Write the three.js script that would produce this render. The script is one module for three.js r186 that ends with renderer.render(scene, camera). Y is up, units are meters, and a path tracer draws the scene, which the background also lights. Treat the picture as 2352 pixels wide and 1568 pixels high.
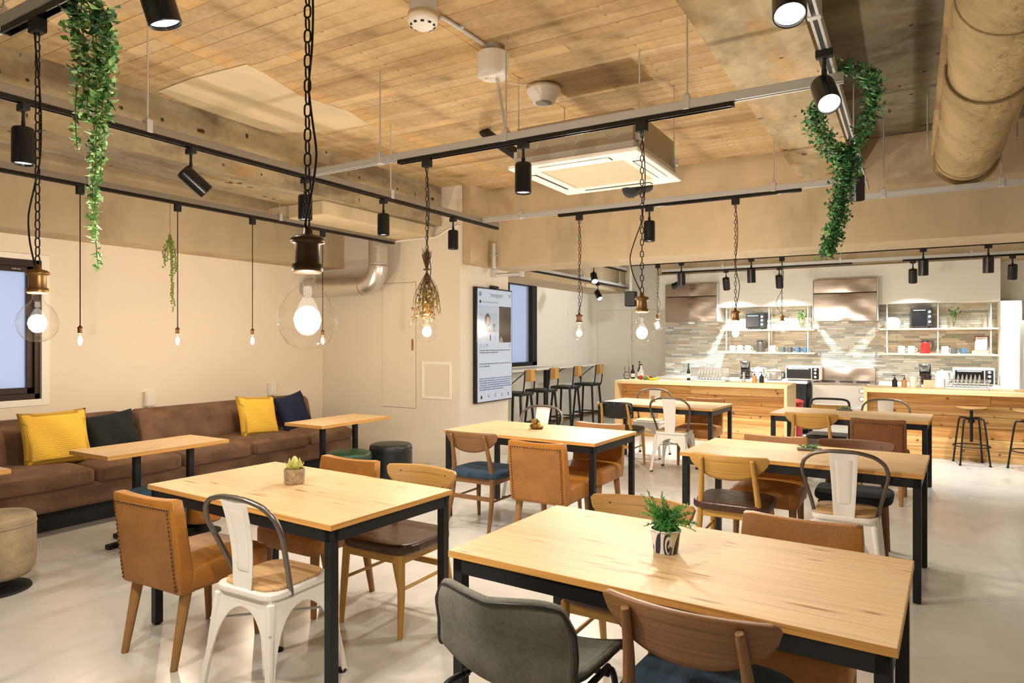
import * as THREE from 'three';
import { RoundedBoxGeometry } from 'three/addons/geometries/RoundedBoxGeometry.js';
import { mergeGeometries } from 'three/addons/utils/BufferGeometryUtils.js';
import { RectAreaLightUniformsLib } from 'three/addons/lights/RectAreaLightUniformsLib.js';

// ---------------------------------------------------------------- camera, sky, exposure
const scene = new THREE.Scene();
const camera = new THREE.PerspectiveCamera(2 * Math.atan(784 / 1541.8) * 180 / Math.PI, 2352 / 1568, 0.05, 60);
camera.position.set(0, 1.492, 0);
camera.rotation.set(0, 0.5366, 0);
camera.setViewOffset(2352, 1568, 0, 4, 2352, 1568);
scene.background = new THREE.Color().setRGB(2.1, 2.22, 2.5);
const renderer = new THREE.WebGLRenderer({ antialias: true });
renderer.toneMapping = THREE.LinearToneMapping;
renderer.toneMappingExposure = 0.46;
renderer.shadowMap.enabled = true;
RectAreaLightUniformsLib.init();
// lamp strengths (candela) and colours, used by the lamps' own builders below
const LAMP = {
  spot: 9.5, spotCol: [1, 0.95, 0.88], kitchenSpot: 50, kitchenCol: [0.97, 1, 0.98],
  globe: 8.0, globeCol: [1, 0.88, 0.74], small: 2.8, smallCol: [1, 0.79, 0.56],
};

// ---------------------------------------------------------------- helpers
let seed = 12345;
const rnd = () => { seed |= 0; seed = seed + 0x6D2B79F5 | 0; let t = Math.imul(seed ^ seed >>> 15, 1 | seed); t = t + Math.imul(t ^ t >>> 7, 61 | t) ^ t; return ((t ^ t >>> 14) >>> 0) / 4294967296; };
const rr = (a, b) => a + (b - a) * rnd();
const V = (x, y, z) => new THREE.Vector3(x, y, z);
const used = {};
function numbered(n) { if (!(n in used)) { used[n] = 0; return n; } used[n]++; return n + '_' + String(used[n]).padStart(3, '0'); }
function shadow(o) { o.castShadow = true; o.receiveShadow = true; return o; }
function mesh(name, geo, mat, parent) { const m = shadow(new THREE.Mesh(geo, mat)); m.name = name; if (parent) parent.add(m); return m; }
function thing(name, label, category, p = [0, 0, 0], turn = 0, group) {
  const o = new THREE.Group(); o.name = numbered(name); scene.add(o); o.position.set(...p); o.rotation.y = turn;
  o.userData = { label, category }; if (group) o.userData.group = group; return o;
}
function solo(name, geo, mat, label, category, group) {
  const m = mesh(numbered(name), geo, mat, scene); m.userData = { label, category }; if (group) m.userData.group = group; return m;
}
function struct(name, geo, mat, parent, label) { const m = mesh(parent ? name : numbered(name), geo, mat, parent || scene); m.userData.kind = 'structure'; if (label) m.userData.label = label; return m; }
function dup(root, p, turn, label, group) {
  const r = root.clone(); r.name = numbered(root.name.replace(/_\d{3}$/, '')); scene.add(r); r.position.set(...p); r.rotation.set(0, turn, 0);
  r.userData = { ...root.userData, label }; if (group) r.userData.group = group; return r;
}
// uv in metres; u runs along `axis` where it can
function uvm(g, axis = 'x') {
  const ax = { x: 0, y: 1, z: 2 }[axis], p = g.attributes.position, n = g.attributes.normal, uv = new Float32Array(p.count * 2);
  for (let i = 0; i < p.count; i++) {
    const P = [p.getX(i), p.getY(i), p.getZ(i)], N = [Math.abs(n.getX(i)), Math.abs(n.getY(i)), Math.abs(n.getZ(i))];
    const k = N[0] >= N[1] && N[0] >= N[2] ? 0 : N[1] >= N[2] ? 1 : 2; const o = [0, 1, 2].filter(a => a !== k);
    let [a, b] = o; if (o[1] === ax) [a, b] = [o[1], o[0]];
    uv[2 * i] = P[a]; uv[2 * i + 1] = P[b];
  }
  g.setAttribute('uv', new THREE.BufferAttribute(uv, 2)); return g;
}
function shiftUV(g, a, b) { const u = g.attributes.uv; for (let i = 0; i < u.count; i++) u.setXY(i, u.getX(i) + a, u.getY(i) + b); return g; }
const at = (g, x, y, z) => (g.translate(x, y, z), g);
function rb(w, h, d, r = 0.004, axis = 'x', seg = 1) { return uvm(new RoundedBoxGeometry(w, h, d, seg, Math.min(r, w / 2.05, h / 2.05, d / 2.05)), axis); }
function box(x0, x1, y0, y1, z0, z1, axis = 'x') { return uvm(at(new THREE.BoxGeometry(x1 - x0, y1 - y0, z1 - z0), (x0 + x1) / 2, (y0 + y1) / 2, (z0 + z1) / 2), axis); }
function bx(x0, x1, y0, y1, z0, z1, r = 0.003, axis = 'x') { return at(rb(x1 - x0, y1 - y0, z1 - z0, r, axis), (x0 + x1) / 2, (y0 + y1) / 2, (z0 + z1) / 2); }
function cyl(r0, r1, h, y = 0, seg = 24, x = 0, z = 0) { return at(new THREE.CylinderGeometry(r1, r0, h, seg), x, y + h / 2, z); }
function lathe(pts, seg = 28) { return new THREE.LatheGeometry(pts.map(p => new THREE.Vector2(Math.max(p[0], 1e-5), p[1])), seg); }
function merge(list) {
  return mergeGeometries(list.map(g => {
    let q = g.index ? g.toNonIndexed() : g.clone();
    for (const k of Object.keys(q.attributes)) if (!['position', 'normal', 'uv'].includes(k)) q.deleteAttribute(k);
    if (!q.attributes.normal) q.computeVertexNormals();
    if (!q.attributes.uv) uvm(q); return q;
  }));
}
// tube through points with a radius for each point
function limb(pts, radii, seg = 10, n = 0, flat = 1) {
  pts = pts.map(p => V(...p)); const N = n || (pts.length - 1) * 6, c = new THREE.CatmullRomCurve3(pts, false, 'catmullrom', 0.4);
  const pos = [], idx = [], uv = []; if (!Array.isArray(radii)) radii = pts.map(() => radii);
  let side = null, len = 0, prev = null;
  const R = t => { const k = t * (radii.length - 1), i = Math.min(Math.floor(k), radii.length - 2); return radii[i] + (radii[i + 1] - radii[i]) * (k - i); };
  const ring = (p, s, u, r, l) => { for (let j = 0; j <= seg; j++) { const a = j / seg * 2 * Math.PI; const q = p.clone().addScaledVector(s, Math.cos(a) * r).addScaledVector(u, Math.sin(a) * r * flat); pos.push(q.x, q.y, q.z); uv.push(l, a * r); } };
  const rings = [];
  for (let i = 0; i <= N; i++) {
    const t = i / N, p = c.getPoint(t), tan = c.getTangent(t).normalize();
    if (prev) len += p.distanceTo(prev); prev = p;
    if (!side) { side = Math.abs(tan.x) < 0.9 ? V(1, 0, 0) : V(0, 0, 1); }
    side = side.clone().addScaledVector(tan, -side.dot(tan)).normalize(); const up = tan.clone().cross(side).normalize(); const r = R(t);
    if (i === 0) { rings.push([p.clone().addScaledVector(tan, -r * 0.25), side, up, 1e-5, 0], [p.clone().addScaledVector(tan, -r * 0.2), side, up, r * 0.75, 0]); }
    rings.push([p, side, up, r, len]);
    if (i === N) { rings.push([p.clone().addScaledVector(tan, r * 0.2), side, up, r * 0.75, len], [p.clone().addScaledVector(tan, r * 0.25), side, up, 1e-5, len]); }
  }
  rings.forEach(a => ring(...a));
  for (let i = 0; i < rings.length - 1; i++) for (let j = 0; j < seg; j++) { const a = i * (seg + 1) + j, b = a + seg + 1; idx.push(a, a + 1, b, b, a + 1, b + 1); }
  const g = new THREE.BufferGeometry(); g.setAttribute('position', new THREE.Float32BufferAttribute(pos, 3)); g.setAttribute('uv', new THREE.Float32BufferAttribute(uv, 2)); g.setIndex(idx); g.computeVertexNormals(); return g;
}
const bar = (a, b, r, seg = 8) => limb([a, b], [r, r], seg, 1);
// rounded, subdivided soft box
function soft(w, h, d, r, n = 8, fn) {
  const g = new THREE.BoxGeometry(w, h, d, n, Math.max(3, Math.round(n / 2)), n), p = g.attributes.position, v = V(0, 0, 0), q = V(0, 0, 0);
  r = Math.min(r, w / 2.01, h / 2.01, d / 2.01);
  for (let i = 0; i < p.count; i++) {
    v.fromBufferAttribute(p, i); q.set(THREE.MathUtils.clamp(v.x, -w / 2 + r, w / 2 - r), THREE.MathUtils.clamp(v.y, -h / 2 + r, h / 2 - r), THREE.MathUtils.clamp(v.z, -d / 2 + r, d / 2 - r));
    const dd = v.clone().sub(q); if (dd.length() > 1e-6) { dd.normalize().multiplyScalar(r); v.copy(q).add(dd); }
    if (fn) fn(v, w, h, d); p.setXYZ(i, v.x, v.y, v.z);
  }
  g.deleteAttribute('uv'); const m = weld(g); m.computeVertexNormals(); return uvm(m);
}
function weld(g) { // merge equal positions so that normals are smooth
  const p = g.attributes.position, map = new Map(), pos = [], re = []; const idx = g.index ? Array.from(g.index.array) : [...Array(p.count).keys()];
  for (let i = 0; i < p.count; i++) { const k = [p.getX(i), p.getY(i), p.getZ(i)].map(a => Math.round(a * 1e5)).join(); if (!map.has(k)) { map.set(k, pos.length / 3); pos.push(p.getX(i), p.getY(i), p.getZ(i)); } re[i] = map.get(k); }
  const out = []; for (let i = 0; i < idx.length; i += 3) { const [a, b, c] = [re[idx[i]], re[idx[i + 1]], re[idx[i + 2]]]; if (a !== b && b !== c && a !== c) out.push(a, b, c); }
  const q = new THREE.BufferGeometry(); q.setAttribute('position', new THREE.Float32BufferAttribute(pos, 3)); q.setIndex(out); return q;
}
// a sheet of thickness th over a grid: f(u,v) -> [x,y,z], u,v in 0..1
function sheet(f, nu, nv, th) {
  const pos = [], idx = [], P = []; const W = nu + 1;
  for (let j = 0; j <= nv; j++) for (let i = 0; i <= nu; i++) P.push(V(...f(i / nu, j / nv)));
  const nrm = P.map((p, k) => { const i = k % W, j = Math.floor(k / W); const a = P[j * W + Math.min(i + 1, nu)].clone().sub(P[j * W + Math.max(i - 1, 0)]), b = P[Math.min(j + 1, nv) * W + i].clone().sub(P[Math.max(j - 1, 0) * W + i]); return a.cross(b).normalize(); });
  for (const s of [0.5, -0.5]) P.forEach((p, k) => { const q = p.clone().addScaledVector(nrm[k], th * s); pos.push(q.x, q.y, q.z); });
  const o = P.length;
  for (let j = 0; j < nv; j++) for (let i = 0; i < nu; i++) { const a = j * W + i, b = a + 1, c = a + W, d = c + 1; idx.push(a, b, c, b, d, c, o + a, o + c, o + b, o + b, o + c, o + d); }
  const edge = (a, b) => idx.push(a, o + a, b, b, o + a, o + b);
  for (let i = 0; i < nu; i++) { edge(i, i + 1); edge(nv * W + i + 1, nv * W + i); }
  for (let j = 0; j < nv; j++) { edge((j + 1) * W, j * W); edge(j * W + nu, (j + 1) * W + nu); }
  let g = new THREE.BufferGeometry(); g.setAttribute('position', new THREE.Float32BufferAttribute(pos, 3)); g.setIndex(idx); g.computeVertexNormals(); return uvm(g);
}
function extr(shape, depth, bevel = 0, seg = 10) { const g = new THREE.ExtrudeGeometry(shape, { depth, bevelEnabled: bevel > 0, bevelSize: bevel, bevelThickness: bevel, bevelSegments: 2, curveSegments: seg }); return uvm(g); }

// ---------------------------------------------------------------- textures
const NT = new Float32Array(65536); for (let i = 0; i < 65536; i++) NT[i] = rnd();
function vn(x, y, px, py, s) {
  const xi = Math.floor(x), yi = Math.floor(y); let fx = x - xi, fy = y - yi; fx = fx * fx * (3 - 2 * fx); fy = fy * fy * (3 - 2 * fy);
  const x0 = ((xi % px) + px) % px, x1 = (x0 + 1) % px, y0 = ((yi % py) + py) % py, y1 = (y0 + 1) % py;
  const h = (a, b) => NT[(a * 131 + b * 7919 + s * 5387 + (a * b * 17)) & 65535];
  return (h(x0, y0) * (1 - fx) + h(x1, y0) * fx) * (1 - fy) + (h(x0, y1) * (1 - fx) + h(x1, y1) * fx) * fy;
}
function fbm(u, v, fx, fy, oct, s) { let a = 0, w = 0.5, t = 0; for (let i = 0; i < oct; i++) { a += w * vn(u * fx, v * fy, fx, fy, s + i * 13); t += w; w *= 0.55; fx *= 2; fy *= 2; } return a / t; }
function tex(w, h, fn, mx, my, srgb = true) {
  const d = new Uint8Array(w * h * 4);
  for (let j = 0; j < h; j++) for (let i = 0; i < w; i++) { const c = fn(i / w, j / h), k = (j * w + i) * 4; for (let q = 0; q < 3; q++) d[k + q] = Math.max(0, Math.min(255, Math.round((Array.isArray(c) ? c[q] : c) * 255))); d[k + 3] = 255; }
  const t = new THREE.DataTexture(d, w, h); t.wrapS = t.wrapT = THREE.RepeatWrapping; t.magFilter = THREE.LinearFilter; t.minFilter = THREE.LinearMipmapLinearFilter; t.generateMipmaps = true;
  if (srgb) t.colorSpace = THREE.SRGBColorSpace; t.repeat.set(1 / mx, 1 / my); t.needsUpdate = true; return t;
}
const mixc = (a, b, t) => a.map((x, i) => x + (b[i] - x) * t);
const hexc = h => [(h >> 16 & 255) / 255, (h >> 8 & 255) / 255, (h & 255) / 255];
const sm = (a, b, x) => { x = Math.max(0, Math.min(1, (x - a) / (b - a))); return x * x * (3 - 2 * x); };
// wood grain as a pale multiplier (u along the grain), 1.2 x 0.3 m
const grainTex = tex(512, 256, (u, v) => { const w = fbm(u, v, 2, 5, 3, 3); const f = fbm(u, v + w * 0.08, 3, 48, 3, 9), g = fbm(u, v, 6, 120, 2, 21); const c = 1 - 0.14 * sm(0.42, 0.8, f) - 0.08 * sm(0.5, 0.85, g); return [c, c * 0.985, c * 0.96]; }, 1.2, 0.3);
// oak table top in staves, 2 x 0.8 m
const stave = Array.from({ length: 7 }, () => [rr(-1, 1), rnd(), rnd()]);
const knots = Array.from({ length: 34 }, () => [rnd(), rnd(), rr(0.012, 0.04), rr(0.004, 0.011), rr(0.5, 1)]);
const oakTex = tex(1024, 512, (u, v) => {
  const k = Math.min(6, Math.floor(v * 7)), s = stave[k]; const w = fbm(u + s[1], v, 3, 8, 3, 5);
  const f = fbm(u + s[1], v + w * 0.05, 4, 60, 3, 31), g = fbm(u + s[2], v, 8, 200, 2, 77);
  let c = mixc(hexc(0xd6b888), hexc(0xb58d5c), 0.38 * sm(0.35, 0.95, f) + 0.12 * (s[0] * 0.5 + 0.5)); c = c.map(x => x * (1 - 0.1 * sm(0.5, 0.9, g)));
  for (const [a, b, p, q, m] of knots) { let du = Math.abs(u - a); du = Math.min(du, 1 - du); const r = (du / p) ** 2 + ((v - b) / q) ** 2; if (r < 4) c = mixc(c, hexc(0x7a4a1e), m * Math.exp(-r * 1.3) * 0.9); }
  if (Math.abs(v * 7 - Math.round(v * 7)) < 0.018) c = c.map(x => x * 0.93);
  return c;
}, 2.0, 0.8);
// knotty cedar for the counters, 2.4 x 0.5 m
const ck = Array.from({ length: 22 }, () => [rnd(), rnd(), rr(0.004, 0.010)]);
const cedarTex = tex(1024, 256, (u, v) => {
  const w = fbm(u, v, 3, 4, 3, 8), f = fbm(u, v + w * 0.12, 3, 22, 4, 41), g = fbm(u, v, 5, 90, 2, 57);
  let c = mixc(hexc(0xe3b878), hexc(0xc08848), sm(0.3, 0.8, f)); c = c.map(x => x * (1 - 0.14 * sm(0.5, 0.9, g)));
  for (const [a, b, p] of ck) { let du = Math.abs(u - a); du = Math.min(du, 1 - du); const r = Math.hypot(du * 2.4, (v - b) * 0.5) / (p * 2.2); if (r < 2.5) c = mixc(c, hexc(0x4e2308), Math.exp(-r * r * 1.5) * 0.85); }
  return c;
}, 2.4, 0.5);
// board-marked concrete, as a multiplier, 3 x 3 m
const concTex = tex(1024, 1024, (u, v) => {
  const a = fbm(u, v, 3, 3, 5, 2), b = fbm(u, v, 10, 34, 4, 15), c = fbm(u, v, 90, 90, 2, 25), s = fbm(u, v, 4, 14, 4, 60);
  let g = 0.80 + 0.34 * (a - 0.5) + 0.22 * (b - 0.5) + 0.10 * (c - 0.5); let col = [g, g * 0.99, g * 0.97];
  col = mixc(col, [g * 1.02, g * 0.86, g * 0.62], 0.6 * sm(0.5, 0.75, s));
  const bl = fbm(u, v, 5, 9, 5, 120); col = mixc(col, [g * 0.62, g * 0.58, g * 0.5], 0.7 * sm(0.56, 0.78, bl)); const wb = fbm(u, v, 4, 6, 4, 140); col = mixc(col, [1.05, 1.0, 0.9], 0.35 * sm(0.58, 0.8, wb));
  const pit = fbm(u, v, 40, 40, 2, 88); if (pit > 0.83) col = mixc(col, [0.25, 0.2, 0.15], sm(0.83, 0.9, pit) * 0.8);
  return col;
}, 3, 3);
const greyConcTex = tex(512, 512, (u, v) => { const a = fbm(u, v, 3, 4, 5, 92), b = fbm(u, v, 24, 8, 3, 95), st = fbm(u, v, 6, 3, 4, 99); const g = 0.9 + 0.16 * (a - 0.5) + 0.06 * (b - 0.5) - 0.07 * sm(0.58, 0.8, st); return [g, g * 0.985, g * 0.95]; }, 2.5, 2.5);
const wallTex = tex(256, 256, (u, v) => { const a = fbm(u, v, 3, 3, 4, 11), b = fbm(u, v, 60, 60, 2, 12); const g = 0.97 + 0.04 * (a - 0.5) + 0.008 * (b - 0.5); return [g, g, g]; }, 3, 3);
const floorTex = tex(1024, 1024, (u, v) => {
  const a = fbm(u, v, 3, 3, 5, 33), b = fbm(u, v, 9, 9, 4, 34), st = fbm(u, v, 14, 5, 4, 35), sp = fbm(u, v, 70, 70, 2, 36);
  let g = 0.93 + 0.10 * (a - 0.5) + 0.10 * (b - 0.5) + 0.03 * (sp - 0.5); let c = [g, g * 0.992, g * 0.975]; c = mixc(c, [g * 0.80, g * 0.775, g * 0.72], 0.6 * sm(0.62, 0.85, st)); return c;
}, 4, 4);
const floorRough = tex(512, 512, (u, v) => { const a = fbm(u, v, 5, 5, 5, 44); return 0.28 + 0.5 * a; }, 4, 4, false);
const suedeTex = tex(512, 512, (u, v) => { const a = fbm(u, v, 5, 5, 5, 50), b = fbm(u, v, 12, 5, 4, 52), c = fbm(u, v, 120, 120, 2, 53); const g = 0.88 + 0.40 * (a - 0.5) + 0.22 * (b - 0.5) + 0.14 * (c - 0.5); return [g, g * 0.98, g * 0.95]; }, 0.8, 0.8);
const leatherTex = tex(256, 256, (u, v) => { const a = fbm(u, v, 4, 4, 5, 61), b = fbm(u, v, 40, 40, 2, 62); const g = 0.9 + 0.26 * (a - 0.5) + 0.06 * (b - 0.5); return [g, g * 0.98, g * 0.95]; }, 0.5, 0.5);
const fineBump = tex(256, 256, (u, v) => fbm(u, v, 48, 48, 3, 70), 0.12, 0.12, false);
const wrinkle = tex(256, 256, (u, v) => fbm(u, v, 10, 10, 4, 71), 0.5, 0.5, false);
const ribTex = tex(64, 64, (u, v) => 0.5 + 0.5 * Math.sin(v * 2 * Math.PI * 4), 0.06, 0.06, false);
const brushed = tex(256, 256, (u, v) => 0.25 + 0.3 * fbm(u, v, 3, 120, 3, 80), 0.6, 0.6, false);
const dentBump = tex(256, 256, (u, v) => fbm(u, v, 2, 3, 2, 83), 0.9, 0.9, false);
const denimTex = tex(256, 256, (u, v) => { const a = fbm(u, v, 12, 3, 4, 64), b = fbm(u, v, 90, 90, 2, 65); const g = 0.86 + 0.5 * (a - 0.5) + 0.2 * (b - 0.5); return [g, g, g]; }, 0.3, 0.3);
const potTex = tex(128, 128, (u, v) => { const a = fbm(u, v, 4, 4, 4, 66), b = fbm(u, v, 24, 24, 2, 67); const g = 0.85 + 0.5 * (a - 0.5) + 0.25 * (b - 0.5); return [g, g * 0.98, g * 0.95]; }, 0.1, 0.1);

function mat(c, o = {}) { const { rough = 0.6, metal = 0, ...r } = o; const m = new THREE.MeshStandardMaterial({ roughness: rough, metalness: metal, ...r }); if (Array.isArray(c)) m.color.setRGB(...c); else m.color.set(c); return m; }
function phys(c, o = {}) { const { rough = 0.6, metal = 0, ...r } = o; const m = new THREE.MeshPhysicalMaterial({ roughness: rough, metalness: metal, ...r }); m.color.set(c); return m; }
const glow = (c, k) => { const m = new THREE.MeshStandardMaterial({ color: 0x000000, roughness: 0.5 }); m.emissive.setRGB(...c); m.emissiveIntensity = k; return m; };
const MAT = {
  floor: mat(0xd5d3ce, { map: floorTex, roughnessMap: floorRough, rough: 0.5 }),
  ceil: [0xdfc396, 0xdbbe8f, 0xe3c89d, 0xd6b788].map(c => mat(c, { map: concTex, rough: 0.92, bumpMap: concTex, bumpScale: 0.006 })),
  conc: mat(0xdccaa8, { map: concTex, rough: 0.92, bumpMap: concTex, bumpScale: 0.005 }),
  concGrey: mat(0xa49b86, { map: concTex, rough: 0.92, bumpMap: concTex, bumpScale: 0.006 }),
  header: mat(0xd4c2a5, { map: greyConcTex, rough: 0.9 }),
  patch: mat(0xecdcbc, { map: greyConcTex, rough: 0.95 }),
  wall: mat(0xefe4d2, { map: wallTex, rough: 0.88 }),
  column: mat(0xe9e1d2, { map: wallTex, rough: 0.88 }),
  white: mat(0xeceae2, { rough: 0.75 }), whiteGloss: mat(0xeeece6, { rough: 0.35 }), trim: mat(0xf2eee4, { rough: 0.5 }),
  black: mat(0x14171a, { rough: 0.45, metal: 0.25 }), blackMatte: mat(0x16181a, { rough: 0.75 }), blackGloss: mat(0x0c0d10, { rough: 0.25 }),
  steel: mat(0xd2cfc9, { rough: 0.32, metal: 0.9 }), galv: mat(0xc3c5c5, { rough: 0.5, metal: 0.35 }), alu: mat(0xc9cac8, { rough: 0.4, metal: 0.4 }),
  hood: mat(0xc4b8ae, { rough: 0.55, metal: 1, roughnessMap: brushed, bumpMap: dentBump, bumpScale: 0.03 }),
  oak: mat(0xffffff, { map: oakTex, rough: 0.52 }), oakEdge: mat(0xcf9c54, { map: grainTex, rough: 0.5 }),
  cedar: [0xffffff, 0xf6ebdc, 0xeedfca].map(c => mat(c, { map: cedarTex, rough: 0.6 })), counterTop: mat(0xe2c494, { map: grainTex, rough: 0.5 }),
  pine: mat(0xd4b080, { map: grainTex, rough: 0.55 }), lightWood: mat(0xc4994e, { map: grainTex, rough: 0.5 }), walnut: mat(0x85603a, { map: grainTex, rough: 0.48 }), legWood: mat(0x9a7442, { map: grainTex, rough: 0.5 }), darkWood: mat(0x6e4425, { map: grainTex, rough: 0.5 }),
  tan: phys(0xbd8032, { map: leatherTex, rough: 0.42, bumpMap: fineBump, bumpScale: 0.0006 }), tanDark: phys(0x9a5c25, { map: leatherTex, rough: 0.42 }), tanBack: phys(0xa8743a, { map: leatherTex, rough: 0.55, bumpMap: fineBump, bumpScale: 0.0006 }),
  brownSeat: phys(0x4a3122, { map: leatherTex, rough: 0.33, bumpMap: wrinkle, bumpScale: 0.004 }), brownLeather: phys(0x7d4c22, { map: leatherTex, rough: 0.45 }), blackLeather: phys(0x20211f, { map: leatherTex, rough: 0.45 }),
  blueSeat: mat(0x2f4a60, { map: denimTex, rough: 0.9 }), navySeat: mat(0x1a2331, { map: denimTex, rough: 0.85 }),
  greySuede: mat(0x7b7e78, { map: suedeTex, rough: 0.95 }), suede: phys(0x7e6350, { map: suedeTex, rough: 0.95, sheen: 0.5, sheenRoughness: 0.5, sheenColor: new THREE.Color(0x7a5a40) }),
  metalWhite: mat(0xe9e6e0, { rough: 0.38, metal: 0.05 }), hoop: mat(0x77706a, { rough: 0.35, metal: 0.9 }), rubber: mat(0x101010, { rough: 0.8 }), brass: mat(0x8a6a42, { rough: 0.38, metal: 0.9 }), nail: mat(0x5a4630, { rough: 0.35, metal: 0.9 }),
  yellow: mat(0xe3b845, { rough: 0.95, bumpMap: ribTex, bumpScale: 0.0025 }), black2: mat(0x16211f, { rough: 0.95, map: denimTex }), navy: mat(0x0f1f45, { rough: 0.9, map: denimTex }),
  leaf: [0x5c9447, 0x9cc27a, 0x34653a].map(c => mat(c, { rough: 0.55, side: THREE.DoubleSide })), stem: mat(0x6a7a3c, { rough: 0.8 }), dried: [0xa08a55, 0x7d6a3e, 0xc0ab74].map(c => mat(c, { rough: 0.9, side: THREE.DoubleSide })), driedStem: mat(0x5b4526, { rough: 0.9 }),
  glass: phys(0xffffff, { rough: 0.0, transmission: 1, thickness: 0, ior: 1.5 }), copper: mat(0x7a5a3e, { rough: 0.4, metal: 0.85 }),
  beamSide: mat(0xbcae92, { map: concTex, rough: 0.92, bumpMap: concTex, bumpScale: 0.006 }), galvShaded: mat(0x8f8677, { rough: 0.55, metal: 0.5 }),  // shade on the two long channels is put into this darker galvanised colour
  wrap: mat(0xc2ab80, { map: greyConcTex, rough: 0.9, bumpMap: wrinkle, bumpScale: 0.02 }), plastic: mat(0xe8e3d8, { rough: 0.45 }), insul: mat(0xa79a82, { rough: 0.6, metal: 0.3 }),
};

// ---------------------------------------------------------------- the room
const CE = 3.33, WL = -6.85, WR = 3.2, ZR = 2.6, ZK = -12.4;
const floorM = struct('floor', box(WL - 0.2, WR + 0.2, -0.15, 0, ZK - 0.3, ZR + 0.2), MAT.floor);
const ceilingM = struct('ceiling', box(WL - 0.2, WR + 0.2, CE, CE + 0.2, ZK - 0.3, ZR + 0.2), MAT.concGrey);
// formwork boards printed in the slab: each board a piece
{
  const bw = 0.112, joints = [-4.85, -3.95, -2.35, -0.9]; let k = 0;
  for (let z = -1.05; z > -6.95; z -= bw, k++) for (let s = 0; s < 3; s++) {
    const off = (k % 7 === 3 ? 0.5 : 0) * (s === 2 ? 0 : 1); const x0 = joints[s] + (s ? (k % 7 === 3 ? 0.5 : 0) : 0), x1 = joints[s + 1] + off; const z1 = Math.max(z - bw, -6.95);
    const g = bx(x0 + 0.001, x1 - 0.001, CE - rr(0.010, 0.0118), CE + 0.004, z1 + 0.0012, z - 0.0012, 0.0015); shiftUV(g, rr(-0.02, 0.02), 0);
    const m = mesh('formwork_board', g, MAT.ceil[Math.floor(rnd() * 4)], ceilingM);
  }
  const sh = new THREE.Shape(); [[-4.75, -2.905], [-4.317, -2.883], [-3.788, -2.921], [-3.809, -3.095], [-3.926, -3.505], [-3.859, -3.934], [-3.95, -4.257], [-4.351, -4.225], [-4.79, -4.034], [-4.84, -3.895], [-4.83, -3.467], [-4.79, -3.14]].forEach(([x, z], i) => i ? sh.lineTo(x, -z) : sh.moveTo(x, -z));
  const g = extr(sh, 0.004, 0.001); g.rotateX(-Math.PI / 2); at(g, 0, CE - 0.0165, 0); mesh('plaster_patch', uvm(g), MAT.patch, ceilingM);
}
function wallHole(axis, c0, c1, a0, a1, y0, y1, h0, h1, hy0, hy1) { // wall slab with one opening; a = along
  const B = (p, q, r, s) => axis === 'x' ? box(c0, c1, r, s, p, q) : box(p, q, r, s, c0, c1);
  return merge([B(a0, h0, y0, y1), B(h1, a1, y0, y1), B(h0, h1, y0, hy0), B(h0, h1, hy1, y1)]);
}
struct('wall_left', wallHole('x', WL - 0.18, WL, -6.6, ZR, 0, CE, -3.08, -1.5, 0.953, 2.215), MAT.wall);
struct('wall_back', box(WL, -4.58, 0, CE, -7.6, -6.5), MAT.column);
struct('wall_bar', wallHole('x', -5.7, -5.5, ZK, -7.6, 0, CE, -10.05, -9.1, 1.06, 2.44), MAT.white);
struct('wall_far', box(-5.7, -3.9, 0, CE, ZK - 0.2, ZK), MAT.white);
struct('wall_kitchen', box(-3.9, WR, 0, CE, ZK - 0.2, -12.1), MAT.white);
struct('wall_right', box(WR, WR + 0.2, 0, CE, ZK, ZR), MAT.wall);
struct('wall_rear', box(WL, WR, 0, CE, ZR, ZR + 0.2), MAT.wall);
struct('ceiling_beam', box(-5.45, -4.85, 2.86, CE, -6.5, ZR, 'z'), MAT.beamSide, null, 'rough concrete beam beside the sofa wall');
struct('ceiling_beam', box(WL, -6.45, 2.43, CE, -6.5, ZR, 'z'), MAT.header, null, 'tan beam along the top of the sofa wall');
struct('ceiling_beam', box(-0.9, -0.43, 3.0, CE, -6.95, ZR, 'z'), MAT.conc, null, 'pale concrete beam next to the steel channel');
struct('ceiling_beam', merge([box(-4.46, WR, 2.38, CE, -7.6, -6.95), box(-4.58, -4.46, 2.39, CE, -7.6, -6.545)]), MAT.header, null, 'wide tan header beam in front of the kitchen');
struct('ceiling_beam', box(-5.5, -4.8, 2.40, CE, ZK, -7.6, 'z'), MAT.header, null, 'boxed beam above the wall bar');
struct('ceiling_beam', box(-3.9, WR, 2.64, CE, -12.1, -11.72), MAT.header, null, 'beam above the kitchen cupboard front');
struct('trim_1', bx(-5.74, -4.95, 2.72, 2.86, -6.5, -4.7, 0.01, 'z'), MAT.patch, null, 'pale plaster boxing under the concrete beam');
struct('trim_2', box(-3.9, 1.08, 2.04, 2.64, -12.1, -11.65), MAT.white, null, 'white bulkhead above the kitchen shelves');
struct('trim_3', bx(1.08, 1.32, 0, 2.04, -12.1, -11.62), MAT.white, null, 'white pier at the right end of the kitchen');
// baseboards
struct('baseboard_bar', bx(-5.5, -5.485, 0, 0.07, ZK, -7.6), MAT.legWood); struct('baseboard_far', bx(-5.5, -5.0, 0, 0.07, ZK, ZK + 0.015), MAT.legWood);
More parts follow.
